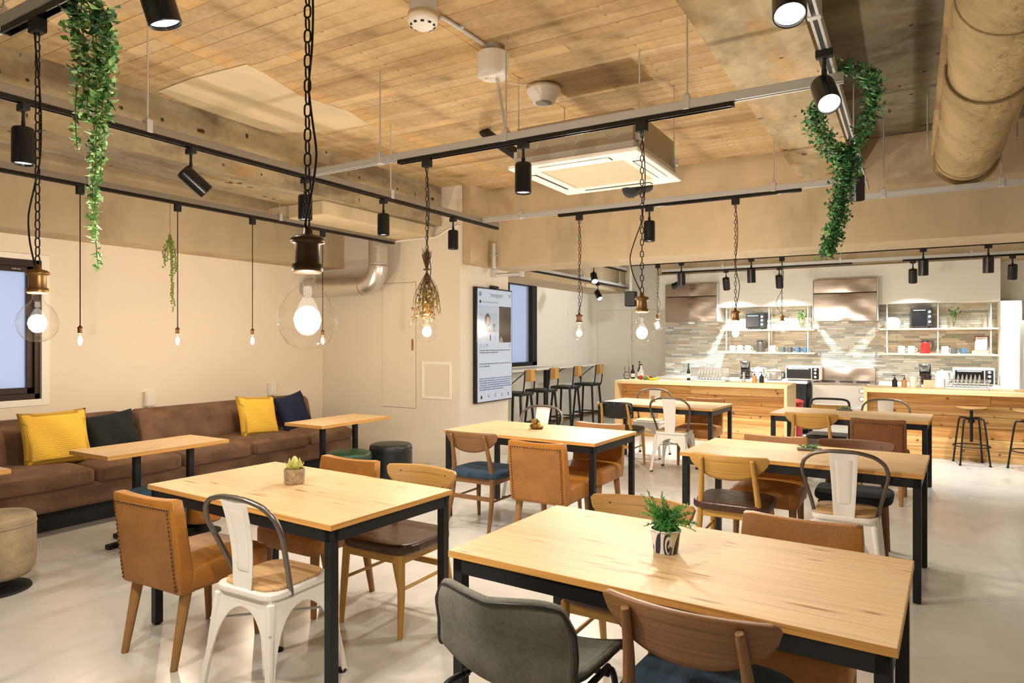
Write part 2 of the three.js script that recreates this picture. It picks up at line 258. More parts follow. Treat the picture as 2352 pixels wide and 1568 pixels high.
// window in the sofa wall
const brownAlu = mat(0x2c1f1a, { rough: 0.45, metal: 0.4 }), frost = phys(0xdfe4f0, { rough: 0.55, transmission: 1, thickness: 0, bumpMap: ribTex, bumpScale: 0.001 });
{
  const w = new THREE.Group(); w.name = 'window_1'; scene.add(w); w.userData = { kind: 'structure', label: 'brown framed window with frosted wired glass in the sofa wall' };
  const z0 = -3.08, z1 = -1.5, y0 = 0.953, y1 = 2.215, X = WL - 0.05;
  for (const [a, b, c, d] of [[z0, z0 + 0.045, y0, y1], [z1 - 0.045, z1, y0, y1], [z0, z1, y1 - 0.06, y1], [z0, z1, y0, y0 + 0.05]]) mesh('outer_frame', bx(X - 0.06, X + 0.03, c, d, a, b), brownAlu, w);
  const s0 = z0 + 0.045, s1 = -2.25;
  for (const [a, b, c, d] of [[s0, s0 + 0.05, y0 + 0.05, y1 - 0.06], [s1 - 0.05, s1, y0 + 0.05, y1 - 0.06], [s0, s1, y1 - 0.11, y1 - 0.06], [s0, s1, y0 + 0.05, y0 + 0.105]]) mesh('sash', bx(X - 0.05, X, c, d, a, b), brownAlu, w);
  mesh('pane', box(X - 0.028, X - 0.024, y0 + 0.1, y1 - 0.11, s0 + 0.05, s1 - 0.05), frost, w); mesh('pane', box(X - 0.058, X - 0.054, y0 + 0.05, y1 - 0.06, s1, z1 - 0.045), frost, w);
  const st = canvasTex(128, 16, c => { c.fillStyle = '#2c1f1a'; c.fillRect(0, 0, 128, 16); c.fillStyle = '#e8e2d8'; c.font = 'bold 12px sans-serif'; c.fillText('CLEAN  room', 6, 13); });
  const sg = new THREE.PlaneGeometry(0.12, 0.018); sg.rotateY(Math.PI / 2); at(sg, X + 0.0012, y1 - 0.085, -2.92); mesh('sticker', sg, mat(0xffffff, { map: st, rough: 0.5 }), w);
  for (const [a, b, c, d] of [[z0 - 0.065, z0, y0 - 0.06, y1 + 0.05], [z1, z1 + 0.065, y0 - 0.06, y1 + 0.05], [z0, z1, y1, y1 + 0.05], [z0, z1, y0 - 0.06, y0]]) mesh('casing', bx(WL - 0.1, WL + 0.012, c, d, a, b), MAT.trim, w);
}
{
  const w = new THREE.Group(); w.name = 'window_2'; scene.add(w); w.userData = { kind: 'structure', label: 'tall black framed window with frosted glass above the wall bar' };
  const z0 = -10.05, z1 = -9.1, y0 = 1.06, y1 = 2.44, X = -5.5, bf = MAT.blackMatte;
  for (const [a, b, c, d] of [[z0, z0 + 0.16, y0, y1], [z1 - 0.05, z1, y0, y1], [z0, z1, y1 - 0.05, y1], [z0, z1, y0, y0 + 0.06]]) mesh('frame', bx(X - 0.1, X + 0.02, c, d, a, b), bf, w);
  mesh('pane', box(X - 0.06, X - 0.055, y0 + 0.06, y1 - 0.05, z0 + 0.16, z1 - 0.05), frost, w);
}
// cupboard doors in the far wall
for (const [n, a, b] of [[1, -5.38, -4.66], [2, -4.65, -3.95]]) {
  const d = struct('door_' + n, bx(a, b, 0.06, 2.07, ZK, ZK + 0.022, 0.004, 'y'), MAT.plastic, null, n === 1 ? 'flush white cupboard door next to the wall bar' : 'flush white cupboard door next to the tiled wall');
  const s = n === 1 ? b - 0.05 : a + 0.05; mesh('handle', merge([bar([s, 0.95, ZK + 0.05], [s, 1.15, ZK + 0.05], 0.006), bar([s, 0.97, ZK + 0.02], [s, 0.97, ZK + 0.05], 0.005), bar([s, 1.13, ZK + 0.02], [s, 1.13, ZK + 0.05], 0.005)]), MAT.steel, d);
}
{ const h = thing('wall_hatch', 'white framed hatch on the wall beside the cupboard doors', 'hatch', [-5.5, 1.95, -11.6]); mesh('panel', bx(0, 0.008, 0.02, 0.28, -0.33, 0.33), MAT.white, h); for (const q of [[0, 0.02, -0.35, 0.35], [0.28, 0.3, -0.35, 0.35], [0.02, 0.28, -0.35, -0.33], [0.02, 0.28, 0.33, 0.35]]) mesh('frame', bx(0, 0.014, q[0], q[1], q[2], q[3]), MAT.trim, h); }
// flush door and hatch in the pier by the poufs
{ const d = struct('door_3', bx(-5.774, -5.245, 0.65, 2.2, -6.5, -6.492, 0.002, 'y'), MAT.column, null, 'flush painted access door in the pier wall'); mesh('handle', bx(-5.30, -5.275, 1.36, 1.5, -6.492, -6.482, 0.006), MAT.brass, d); mesh('keyhole', bx(-5.295, -5.285, 1.22, 1.26, -6.492, -6.486, 0.003), MAT.steel, d);
  const gapm = mat(0x8f7f66, { rough: 0.9 }); for (const q of [[-5.779, -5.774, 0.645, 2.205], [-5.245, -5.24, 0.645, 2.205], [-5.774, -5.245, 2.2, 2.205], [-5.774, -5.245, 0.645, 0.65]]) mesh('joint', box(q[0], q[1], q[2], q[3], -6.5, -6.498), gapm, d); }
{ const h = thing('wall_hatch', 'square white framed inspection hatch low on the pier wall', 'hatch', [-4.92, 0.777, -6.5]); mesh('panel', bx(-0.19, 0.19, 0.03, 0.42, 0, 0.006), MAT.column, h); for (const q of [[-0.223, 0.223, 0, 0.032], [-0.223, 0.223, 0.418, 0.45], [-0.223, -0.19, 0.032, 0.418], [0.19, 0.223, 0.032, 0.418]]) mesh('frame', bx(q[0], q[1], q[2], q[3], 0, 0.014), MAT.trim, h); }
function canvasTex(w, h, draw) { const c = document.createElement('canvas'); c.width = w; c.height = h; draw(c.getContext('2d'), w, h); const t = new THREE.CanvasTexture(c); t.colorSpace = THREE.SRGBColorSpace; t.needsUpdate = true; return t; }
// wall socket boxes behind the sofa
for (const [z, l] of [[-4.081, 'white socket box on the wall behind the middle of the sofa'], [-5.645, 'white socket box on the wall above the navy cushion']]) { const o = thing('socket_box', l, 'socket', [WL, 0.80, z]); mesh('body', bx(0, 0.05, 0, 0.155, -0.055, 0.055, 0.008), MAT.plastic, o); mesh('cover', bx(0.05, 0.056, 0.015, 0.14, -0.042, 0.042, 0.003), MAT.plastic, o); mesh('conduit', bar([0.02, -0.25, 0], [0.02, 0.0, 0], 0.012), MAT.plastic, o); }

// ---------------------------------------------------------------- ceiling services
const TY = 2.66; // underside level of the lighting tracks
const rodG = h => new THREE.CylinderGeometry(0.005, 0.005, h, 6);
function strut(a, b, y, rods, label, M = MAT.galv) { // galvanised channel hung on rods
  const o = thing('strut_channel', label, 'channel', [0, 0, 0]); const alongX = Math.abs(a[0] - b[0]) > Math.abs(a[1] - b[1]);
  const L = alongX ? Math.abs(a[0] - b[0]) : Math.abs(a[1] - b[1]), cx = (a[0] + b[0]) / 2, cz = (a[1] + b[1]) / 2;
  const G = (w, h, d, x, yy, z) => alongX ? at(rb(w, h, d, 0.002), x, yy, z) : at(rb(d, h, w, 0.002, 'z'), z, yy, x);
  mesh('channel', at(merge([G(L, 0.045, 0.003, 0, 0, 0.019), G(L, 0.045, 0.003, 0, 0, -0.019), G(L, 0.003, 0.041, 0, 0.021, 0), G(L, 0.003, 0.012, 0, -0.021, 0.0145), G(L, 0.003, 0.012, 0, -0.021, -0.0145)]), cx, y, cz), M, o);
  for (const t of rods) { const x = alongX ? t : cx, z = alongX ? cz : t; mesh('hanger_rod', at(rodG(CE - y), x, (CE + y) / 2, z), MAT.alu, o);
    mesh('clamp', at(merge(alongX ? [at(rb(0.035, 0.075, 0.052, 0.003), 0, 0.012, 0), at(rb(0.02, 0.02, 0.02, 0.003), 0, 0.055, 0)] : [at(rb(0.052, 0.075, 0.035, 0.003), 0, 0.012, 0), at(rb(0.02, 0.02, 0.02, 0.003), 0, 0.055, 0)]), x, y, z), MAT.alu, o); }
  return o;
}
function track(a, b, y, label) { const alongX = Math.abs(a[0] - b[0]) > Math.abs(a[1] - b[1]); const L = alongX ? Math.abs(a[0] - b[0]) : Math.abs(a[1] - b[1]); const o = thing('lighting_track', label, 'track', [(a[0] + b[0]) / 2, y, (a[1] + b[1]) / 2], alongX ? 0 : Math.PI / 2);
  mesh('rail', merge([at(rb(L, 0.022, 0.006, 0.001), 0, 0.011, 0.015), at(rb(L, 0.022, 0.006, 0.001), 0, 0.011, -0.015), at(rb(L, 0.004, 0.036, 0.001), 0, 0.021, 0)]), MAT.blackGloss, o); for (const s of [-1, 1]) mesh('end_cap', at(rb(0.012, 0.024, 0.036, 0.002), s * (L / 2), 0.012, 0), MAT.blackMatte, o); return o; }
strut([-3.78, 2.2], [-3.78, -6.05], TY + 0.048, [-0.9, -2.25, -4.35], 'galvanised channel over the long track nearest the tables', MAT.galvShaded);
track([-3.78, 2.2], [-3.78, -6.05], TY, 'long black lighting track with spotlights beside the concrete beam');
strut([-5.45, 2.2], [-5.45, -6.32], TY + 0.048, [-0.6, -2.78, -4.6], 'galvanised channel over the track with the small bulbs', MAT.galvShaded);
track([-5.45, 2.2], [-5.45, -6.32], TY, 'long black lighting track carrying the small bulbs over the sofa');
strut([-3.74, -3.46], [-0.27, -3.46], TY + 0.048, [-3.1, -2.1, -1.0], 'silver channel crossing in front of the air conditioner');
track([-2.93, -3.46], [-0.77, -3.46], TY, 'black track under the silver channel in front of the air conditioner');
strut([-3.74, -5.72], [-0.29, -5.72], TY + 0.048, [-3.3, -2.05, -0.95], 'silver channel crossing behind the air conditioner');
track([-2.88, -5.72], [-0.75, -5.72], TY, 'black track under the silver channel behind the air conditioner');
strut([-3.74, -1.22], [-0.3, -1.22], TY + 0.048, [-3.0], 'silver channel at the top left, above the hanging vine');
track([-2.98, -1.22], [-0.5, -1.22], TY, 'black track holding the two largest globe lamps');
strut([-0.33, 1.8], [-0.33, -6.5], 2.79, [0.5, -2.9, -5.0], 'steel channel with the ivy running beside the pale beam');
strut([-0.36, -6.4], [2.6, -6.4], 2.70, [-0.2, 0.6], 'silver channel under the insulated duct');
track([-3.6, -11.0], [-0.75, -11.0], 2.60, 'black kitchen track nearest the left hood'); track([-0.1, -11.0], [2.6, -11.0], 2.60, 'black kitchen track nearest the right shelves');
track([-3.4, -9.0], [2.6, -9.0], 2.53, 'long black kitchen track over the counters');
strut([-3.6, -11.0], [2.6, -11.0], 2.648, [-2.6, -0.9, 0.7], 'silver channel above the kitchen tracks'); strut([-3.4, -9.0], [2.6, -9.0], 2.578, [-3.0, 0, 1.8], 'silver channel above the long kitchen track');

// spotlights: group at the track, lamp turned by (yaw, tilt from straight down)
const lensM = glow([1, 0.95, 0.88], 14), lensK = glow([1, 0.98, 0.94], 14);
const housingG = lathe([[0, 0.062], [0.04, 0.062], [0.0475, 0.056], [0.05, 0.045], [0.05, -0.115], [0.047, -0.12], [0.044, -0.116], [0.044, -0.10], [0, -0.10]], 28), lensG = at(new THREE.CylinderGeometry(0.0435, 0.0435, 0.004, 24), 0, -0.106, 0);
const adapterG = bx(-0.035, 0.035, -0.035, 0.0, -0.017, 0.017), armG = merge([bar([0, -0.035, 0], [0, -0.10, 0], 0.008), at(rb(0.022, 0.05, 0.012, 0.003), 0, -0.11, 0)]);
function spot(p, yaw, tilt, label, group, kitchen, light = true, scale = 1) {
  const o = thing('track_spotlight', label, 'spotlight', p, 0, group);
  mesh('adapter', adapterG, MAT.blackMatte, o); mesh('arm', armG, MAT.blackMatte, o);
  const h = mesh('housing', housingG, MAT.blackGloss, o); h.position.set(0.0, -0.13 - 0.05, 0); h.rotation.set(tilt, yaw, 0, 'YXZ'); h.scale.setScalar(scale);
  mesh('lens', lensG, kitchen ? lensK : lensM, h);
  if (light) {
    const dir = V(0, -1, 0).applyEuler(new THREE.Euler(tilt, yaw, 0, 'YXZ')); const q = V(p[0], p[1] - 0.18, p[2]).addScaledVector(dir, 0.135);
    const L = new THREE.SpotLight(new THREE.Color().setRGB(...(kitchen ? LAMP.kitchenCol : LAMP.spotCol)), (kitchen ? LAMP.kitchenSpot * kitchen : LAMP.spot * light), 0, kitchen ? 0.95 : 0.85, 0.8, 2);
    L.position.copy(q); L.target.position.copy(q).add(dir); L.castShadow = true; L.shadow.radius = 2; L.shadow.mapSize.set(1024, 1024); L.shadow.bias = -0.0005; L.name = 'spot_light'; scene.add(L, L.target);
  }
  return o;
}
const gs = 'spotlights over the tables';
spot([-3.78, TY, -1.62], 0, 0, 'lit black spotlight left of the chain on the long track', gs);
spot([-3.78, TY, -2.52], -0.45, 0.85, 'tilted black spotlight halfway along the long track', gs);
spot([-3.78, TY, -3.42], 0, 0, 'lit black spotlight behind the largest globe chain', gs);
spot([-3.78, TY, -4.26], 0, 0, 'lit black spotlight above the silver elbow duct', gs);
spot([-3.78, TY, -5.25], 0, 0, 'lit black spotlight at the far end of the long track', gs);
spot([-1.98, TY, -3.46], 0, 0, 'lit black spotlight in front of the air conditioner', gs);
spot([-1.99, TY, -5.72], 0, 0, 'lit black spotlight on the track behind the air conditioner', gs);
spot([-2.02, TY + 0.11, -1.22], -0.4, 0.3, 'black spotlight cut by the top edge right of the vine', gs);
spot([-0.33, 2.77, -3.25], 0.35, -0.75, 'dazzling spotlight where the silver channel meets the ivy', gs, false, 0.55);
spot([-0.33, 2.77, -2.25], 0.2, -0.45, 'dazzling spotlight at the top edge on the steel channel', gs, false, 0.55);
// more of the same lamps behind the viewpoint, and added unseen ones beside it
spot([-0.33, 2.77, -5.3], 0, 0.3, 'black spotlight on the steel channel behind the ivy', gs); spot([-0.33, 2.77, 0.2], 0, 0, 'black spotlight on the steel channel behind the viewpoint', gs); spot([-3.78, TY, 0.2], 0, 0, 'black spotlight on the long track behind the viewpoint', gs);
strut([1.6, 1.8], [1.6, -6.3], 2.708, [0.5, -2.5, -5], 'added unseen galvanised channel beyond the right edge'); track([1.6, 1.8], [1.6, -6.3], TY, 'added unseen black track beyond the right edge'); for (const [z, l] of [[-0.6, 'first added unseen spotlight beyond the right edge'], [-2.8, 'second added unseen spotlight beyond the right edge'], [-5.0, 'third added unseen spotlight beyond the right edge']]) spot([1.6, TY, z], 0, 0, l, gs);  // unseen channel, track and spotlights added to brighten the floor on the right
spot([1.2, 2.68, -6.4], 0, 0.5, 'black spotlight on the channel under the duct', gs);
const ks = 'kitchen spotlights';
[[-3.30, 1.57, 1.2, 'black kitchen spotlight turned sideways by the left hood'], [-2.55, 0, 0.4, 'black kitchen spotlight left of the first hanging kitchen bulb'], [-1.75, 0, 0.4, 'black kitchen spotlight left of the right hood']].forEach(([x, y, t, l], i) => spot([x, 2.60, -11.0], y, t, l, ks, i ? 1 : 0.2, true, 1.1));
[[0.02, 0, 0.35, 'lower black kitchen spotlight right of the right hood'], [1.15, 0, 0.3, 'lower black kitchen spotlight near the right edge']].forEach(([x, y, t, l]) => spot([x, 2.60, -11.0], y, t, l, ks, true, true, 1.1));
[[-2.68, 0, 0.1, 'upper black kitchen spotlight above the left hood'], [-1.77, 0, 0.1, 'upper black kitchen spotlight between the two hoods'], [0.118, 0, 0.1, 'upper black kitchen spotlight right of the right hood'], [0.727, 0, 0.1, 'upper black kitchen spotlight near the right edge']].forEach(([x, y, t, l]) => spot([x, 2.53, -9.0], y, t, l, ks, 0.6, true, 1.05));
// lamps by the wall bar that shine towards the room
spot([-4.1, 2.62, -9.3], 0.6, -0.8, 'dazzling spotlight by the wall bar ceiling', 'spotlights by the wall bar', 0.5); spot([-4.6, 2.45, -10.6], 0.9, -0.75, 'spotlight hanging low over the bar stools', 'spotlights by the wall bar', 0.5);
strut([-4.6, -8.0], [-4.6, -12.0], 2.498, [-8.6, -10, -11.6], 'galvanised channel over the bar stools'); strut([-4.1, -7.7], [-4.1, -10.6], 2.668, [-8.2, -10.2], 'galvanised channel at the corner behind the header'); track([-4.6, -8.0], [-4.6, -12.0], 2.45, 'black track over the bar stools'); track([-4.1, -7.7], [-4.1, -10.6], 2.62, 'black track at the corner behind the header');
{ const o = thing('loudspeaker', 'dark loudspeaker hanging behind the globe lamp near the doors', 'speaker', [-4.42, 2.10, -11.7]); mesh('cabinet', at(soft(0.2, 0.28, 0.16, 0.02, 4), 0, 0.14, 0), MAT.blackMatte, o); mesh('grille', bx(-0.09, 0.09, 0.015, 0.265, 0.08, 0.086, 0.01), mat(0x44443f, { rough: 0.8 }), o); mesh('bracket', bx(-0.02, 0.02, 0.28, 1.23, -0.02, 0.02), MAT.white, o); }

// chain pendants with globe bulbs
const linkG = (() => { const pts = [], w = 0.0085, h = 0.0125; for (let i = 0; i < 24; i++) { const a = i / 24 * 2 * Math.PI, s = Math.sin(a), c = Math.cos(a); pts.push(V(c * w, Math.sign(s) * h * 0.55 * Math.min(1, Math.abs(s) * 3) + s * w, 0)); } return new THREE.TubeGeometry(new THREE.CatmullRomCurve3(pts, true), 28, 0.0026, 5, true); })();
const socketG = lathe([[0, 0.105], [0.010, 0.105], [0.012, 0.09], [0.03, 0.085], [0.038, 0.078], [0.038, 0.070], [0.028, 0.066], [0.028, 0.022], [0.034, 0.02], [0.035, 0.006], [0.03, 0], [0, 0]], 28);
const globeG = lathe([[0.017, 0.0], [0.018, -0.022], [0.026, -0.034], [0.045, -0.05], [0.062, -0.078], [0.068, -0.108], [0.062, -0.138], [0.045, -0.162], [0.022, -0.174], [0.0, -0.177]], 36);
const coreG = lathe([[0, -0.075], [0.014, -0.078], [0.026, -0.09], [0.031, -0.108], [0.026, -0.127], [0.014, -0.139], [0, -0.142]], 20), neckG = lathe([[0, 0], [0.014, 0], [0.013, -0.02], [0.006, -0.035], [0.003, -0.05], [0, -0.05]], 16);
const coreM = glow([1, 0.9, 0.78], 16), cordM = mat(0x15120f, { rough: 0.8 });
function chainPendant(x, z, topY, bulbY, label, side, sockMat, scale = 1, group = 'chain hung globe lamps') {
  const sy = bulbY + 0.108 * scale; const o = thing('globe_pendant', label, 'lamp', [x, topY, z], 0, group);
  mesh('adapter', bx(-0.03, 0.03, -0.05, 0, -0.02, 0.02), MAT.blackMatte, o);
  const len = topY - 0.05 - (sy + 0.105 * scale); const n = Math.round(len / 0.032), st = len / n;
  for (let i = 0; i < n; i++) { const m = mesh('chain_link', linkG, MAT.blackMatte, o); m.position.y = -0.05 - st * (i + 0.5); m.scale.y = st / 0.032 * 1.06; m.rotation.y = i % 2 ? Math.PI / 2 + 0.3 : 0.3; }
  const c = []; const L = len; for (let i = 0; i <= 9; i++) { const t = i / 9; const w = Math.sin(t * Math.PI * 2) * 0.018 + (t > 0.6 && t < 0.98 ? side * 0.05 * Math.sin((t - 0.6) / 0.38 * Math.PI) : 0); c.push([w, -0.05 - L * t, Math.cos(t * 6) * 0.01]); } mesh('cord', limb(c, 0.003, 6, 40), cordM, o);
  const s = mesh('socket', socketG, sockMat, o); s.position.y = sy - topY; s.scale.setScalar(scale);
  const b = mesh('bulb', globeG, MAT.glass, o); b.position.y = sy - topY; b.scale.setScalar(scale); mesh('filament', coreG, coreM, b); mesh('stem', neckG, MAT.glass, b);
  const P = new THREE.PointLight(new THREE.Color().setRGB(...LAMP.globeCol), LAMP.globe, 0, 2); P.position.set(x, bulbY, z); P.castShadow = true; P.shadow.radius = 1.5; P.name = 'bulb_light'; scene.add(P);
}
const darkBrass = mat(0x4a3d30, { rough: 0.35, metal: 0.9 });
chainPendant(-2.74, -1.22, TY, 1.552, 'globe lamp on a chain in front of the window', -1, MAT.brass);
chainPendant(-1.34, -1.22, TY, 1.543, 'largest clear globe lamp, nearest, with dark socket', 1, darkBrass, 1.12);
chainPendant(-2.70, -3.46, TY, 1.545, 'globe lamp hanging beside the dried bouquet', 1, MAT.brass);
chainPendant(-1.245, -3.46, TY, 1.53, 'globe lamp in front of the air conditioner, left of the tiled wall', -1, MAT.brass);
chainPendant(-2.67, -5.72, TY, 1.552, 'globe lamp hanging between the pier and the doors', 1, MAT.copper, 0.9);
chainPendant(-1.25, -5.72, TY, 1.545, 'globe lamp in front of the left kitchen shelves', 1, MAT.brass, 0.95);
chainPendant(-1.40, -9.0, 2.53, 1.632, 'globe lamp over the counter, left of the right hood', -1, MAT.brass, 0.85); chainPendant(-3.01, -9.0, 2.53, 1.68, 'small globe lamp at the end of the counter by the doors', 1, MAT.copper, 0.85);
// small bulbs over the sofa
const sSock = lathe([[0, 0.07], [0.004, 0.07], [0.006, 0.058], [0.016, 0.05], [0.019, 0.044], [0.019, 0.038], [0.017, 0.036], [0.017, 0.006], [0.019, 0.004], [0.019, 0], [0, 0]], 20);
const sBulb = lathe([[0.013, 0], [0.014, -0.012], [0.022, -0.035], [0.028, -0.055], [0.026, -0.075], [0.015, -0.092], [0, -0.097]], 24), sCore = lathe([[0, -0.012], [0.010, -0.03], [0.014, -0.055], [0.010, -0.075], [0, -0.082]], 16), sCoreM = glow([1, 0.86, 0.68], 14);
[[-2.717, 'small bulb pendant nearest the window'], [-3.509, 'small bulb pendant beside the little hanging plant'], [-4.276, 'small bulb pendant left of the largest globe'], [-5.172, 'small bulb pendant half hidden behind the largest globe']].forEach(([z, l]) => {
  const o = thing('bulb_pendant', l, 'lamp', [-5.45, TY, z], 0, 'small bulbs over the sofa'); mesh('adapter', bx(-0.02, 0.02, -0.06, 0, -0.025, 0.025), MAT.blackMatte, o); mesh('cord', bar([0, -0.06, 0], [0, -1.055, 0], 0.004), cordM, o);
  const s = mesh('socket', sSock, MAT.copper, o); s.position.y = -1.12; const b = mesh('bulb', sBulb, MAT.glass, o); b.position.y = -1.12; mesh('filament', sCore, sCoreM, b);
  const P = new THREE.PointLight(new THREE.Color().setRGB(...LAMP.smallCol), LAMP.small, 0, 2); P.position.set(-5.45, TY - 1.175, z); P.castShadow = true; P.shadow.radius = 1; P.name = 'bulb_light'; scene.add(P);
});
// ceiling cassette air conditioner
const grilleM = mat(0xcdbfa2, { rough: 0.7 });
{
  const o = thing('air_conditioner', 'white ceiling cassette air conditioner with metal body', 'air conditioner', [-1.91, 2.65, -4.40]);
  mesh('panel', merge([at(rb(0.93, 0.035, 0.16, 0.01), 0, 0.018, 0.385), at(rb(0.93, 0.035, 0.16, 0.01), 0, 0.018, -0.385), at(rb(0.16, 0.035, 0.62, 0.01), 0.385, 0.018, 0), at(rb(0.16, 0.035, 0.62, 0.01), -0.385, 0.018, 0)]), MAT.plastic, o);
  const g = mesh('intake_grille', at(rb(0.60, 0.02, 0.60, 0.004), 0, 0.02, 0), mat(0xc4b494, { rough: 0.7 }), o); for (let i = 0; i < 14; i++) mesh('slat', at(rb(0.50, 0.004, 0.012, 0.001), 0, 0.0105, -0.24 + i * 0.037), grilleM, g);
  for (const [x, z, w, d] of [[0, 0.385, 0.52, 0.06], [0, -0.385, 0.52, 0.06], [0.385, 0, 0.06, 0.52], [-0.385, 0, 0.06, 0.52]]) { const s = mesh('air_slot', at(rb(w, 0.004, d, 0.001), x, -0.0005, z), MAT.blackMatte, o); mesh('louvre', at(rb(w * 0.98, 0.004, d * 0.98, 0.001), x * 1.03, -0.004, z * 1.03), MAT.plastic, s); }
  mesh('body', at(rb(0.84, 0.25, 0.84, 0.006), 0, 0.165, 0), MAT.insul, o); mesh('knockout', merge([[-0.3, 0.424], [0.0, 0.424], [0.28, 0.424]].map(([x, z]) => { const c = new THREE.TorusGeometry(0.05, 0.002, 6, 20); return at(c, x, 0.17, z - 0.003); })), MAT.galv, o);
  mesh('drain_pan', at(rb(0.86, 0.05, 0.86, 0.006), 0, 0.062, 0), MAT.galv, o);
  for (const [x, z] of [[-0.44, 0.36], [0.44, 0.36], [0.44, -0.36], [-0.44, -0.36]]) { mesh('hanger_rod', bar([x, 0.05, z], [x, 0.68, z], 0.005), MAT.alu, o); mesh('bracket', at(rb(0.05, 0.05, 0.05, 0.004), x, 0.12, z), MAT.galv, o); }
  mesh('refrigerant_pipe', limb([[-0.42, 0.16, -0.1], [-0.6, 0.2, -0.15], [-0.99, 0.45, -0.29], [-1.25, 0.62, -0.5], [-1.33, 0.68, -0.56]], 0.045, 10), MAT.blackMatte, o); mesh('refrigerant_pipe', limb([[0.05, 0.05, -0.42], [0.05, -0.02, -0.5], [0.05, 0.02, -0.62], [0.05, 0.1, -0.9]], 0.05, 10), MAT.blackMatte, o);
}
// detectors and emergency lamp joined by conduit
{
  const o = thing('smoke_detector', 'white round smoke detector at the top edge', 'detector', [-2.26, CE, -2.86]); mesh('base', cyl(0.075, 0.075, 0.09, -0.1), MAT.galv, o); mesh('body', at(lathe([[0, -0.02], [0.03, -0.02], [0.055, -0.006], [0.078, 0.012], [0.082, 0.03], [0.082, 0.06], [0, 0.06]]), 0, -0.15, 0), MAT.plastic, o); for (let i = 0; i < 10; i++) { const m = mesh('vent', rb(0.018, 0.01, 0.012, 0.001), MAT.blackMatte, o); m.position.set(Math.sin(i * 0.628) * 0.062, -0.148, Math.cos(i * 0.628) * 0.062); m.rotation.y = i * 0.628; }
  const e = thing('emergency_lamp', 'white drum emergency lamp on the ceiling', 'emergency lamp', [-2.24, CE, -3.53]); mesh('stem', cyl(0.05, 0.05, 0.06, -0.06), MAT.galv, e); mesh('drum', at(lathe([[0, 0], [0.088, 0], [0.098, 0.008], [0.1, 0.03], [0.1, 0.14], [0.095, 0.146], [0, 0.146]]), 0, -0.205, 0), MAT.plastic, e); mesh('lens', at(cyl(0.03, 0.028, 0.006, -0.21), 0.02, 0, 0.02), MAT.glass, e); mesh('test_button', cyl(0.008, 0.008, 0.006, -0.21, 12, -0.04, 0.01), MAT.galv, e);
  const d = thing('gas_detector', 'white stepped detector right of the drum lamp', 'detector', [-2.28, CE, -4.28]); mesh('body', at(lathe([[0, -0.03], [0.078, -0.03], [0.085, -0.02], [0.085, 0], [0.11, 0.02], [0.125, 0.05], [0.125, 0.08], [0, 0.085]]), 0, -0.10, 0), MAT.plastic, d); mesh('grille', at(cyl(0.06, 0.06, 0.005, -0.133), 0, 0, 0), mat(0x8d867a), d); mesh('base', cyl(0.09, 0.09, 0.03, -0.03), MAT.blackMatte, d);
  const c = thing('conduit', 'thin grey conduit from the smoke detector to the drum lamp', 'conduit', [0, 0, 0]); mesh('pipe', limb([[-2.26, CE - 0.15, -2.93], [-2.26, CE - 0.06, -2.99], [-2.26, CE - 0.03, -3.06], [-2.25, CE - 0.03, -3.45]], 0.012, 8), MAT.alu, c); mesh('clip', at(rb(0.05, 0.02, 0.025, 0.003), -2.256, CE - 0.02, -3.2), MAT.galv, c);
  const f = thing('conduit', 'slim conduit dropping from the drum lamp to the silver channel', 'conduit', [0, 0, 0]); mesh('pipe', limb([[-2.23, CE - 0.2, -3.56], [-2.2, 3.05, -3.54], [-2.12, 2.76, -3.49]], 0.01, 8), MAT.alu, f); mesh('wire', limb([[-2.22, CE - 0.22, -3.56], [-2.3, CE - 0.1, -3.95], [-2.3, CE - 0.04, -4.15]], 0.004, 6), MAT.plastic, f);
}
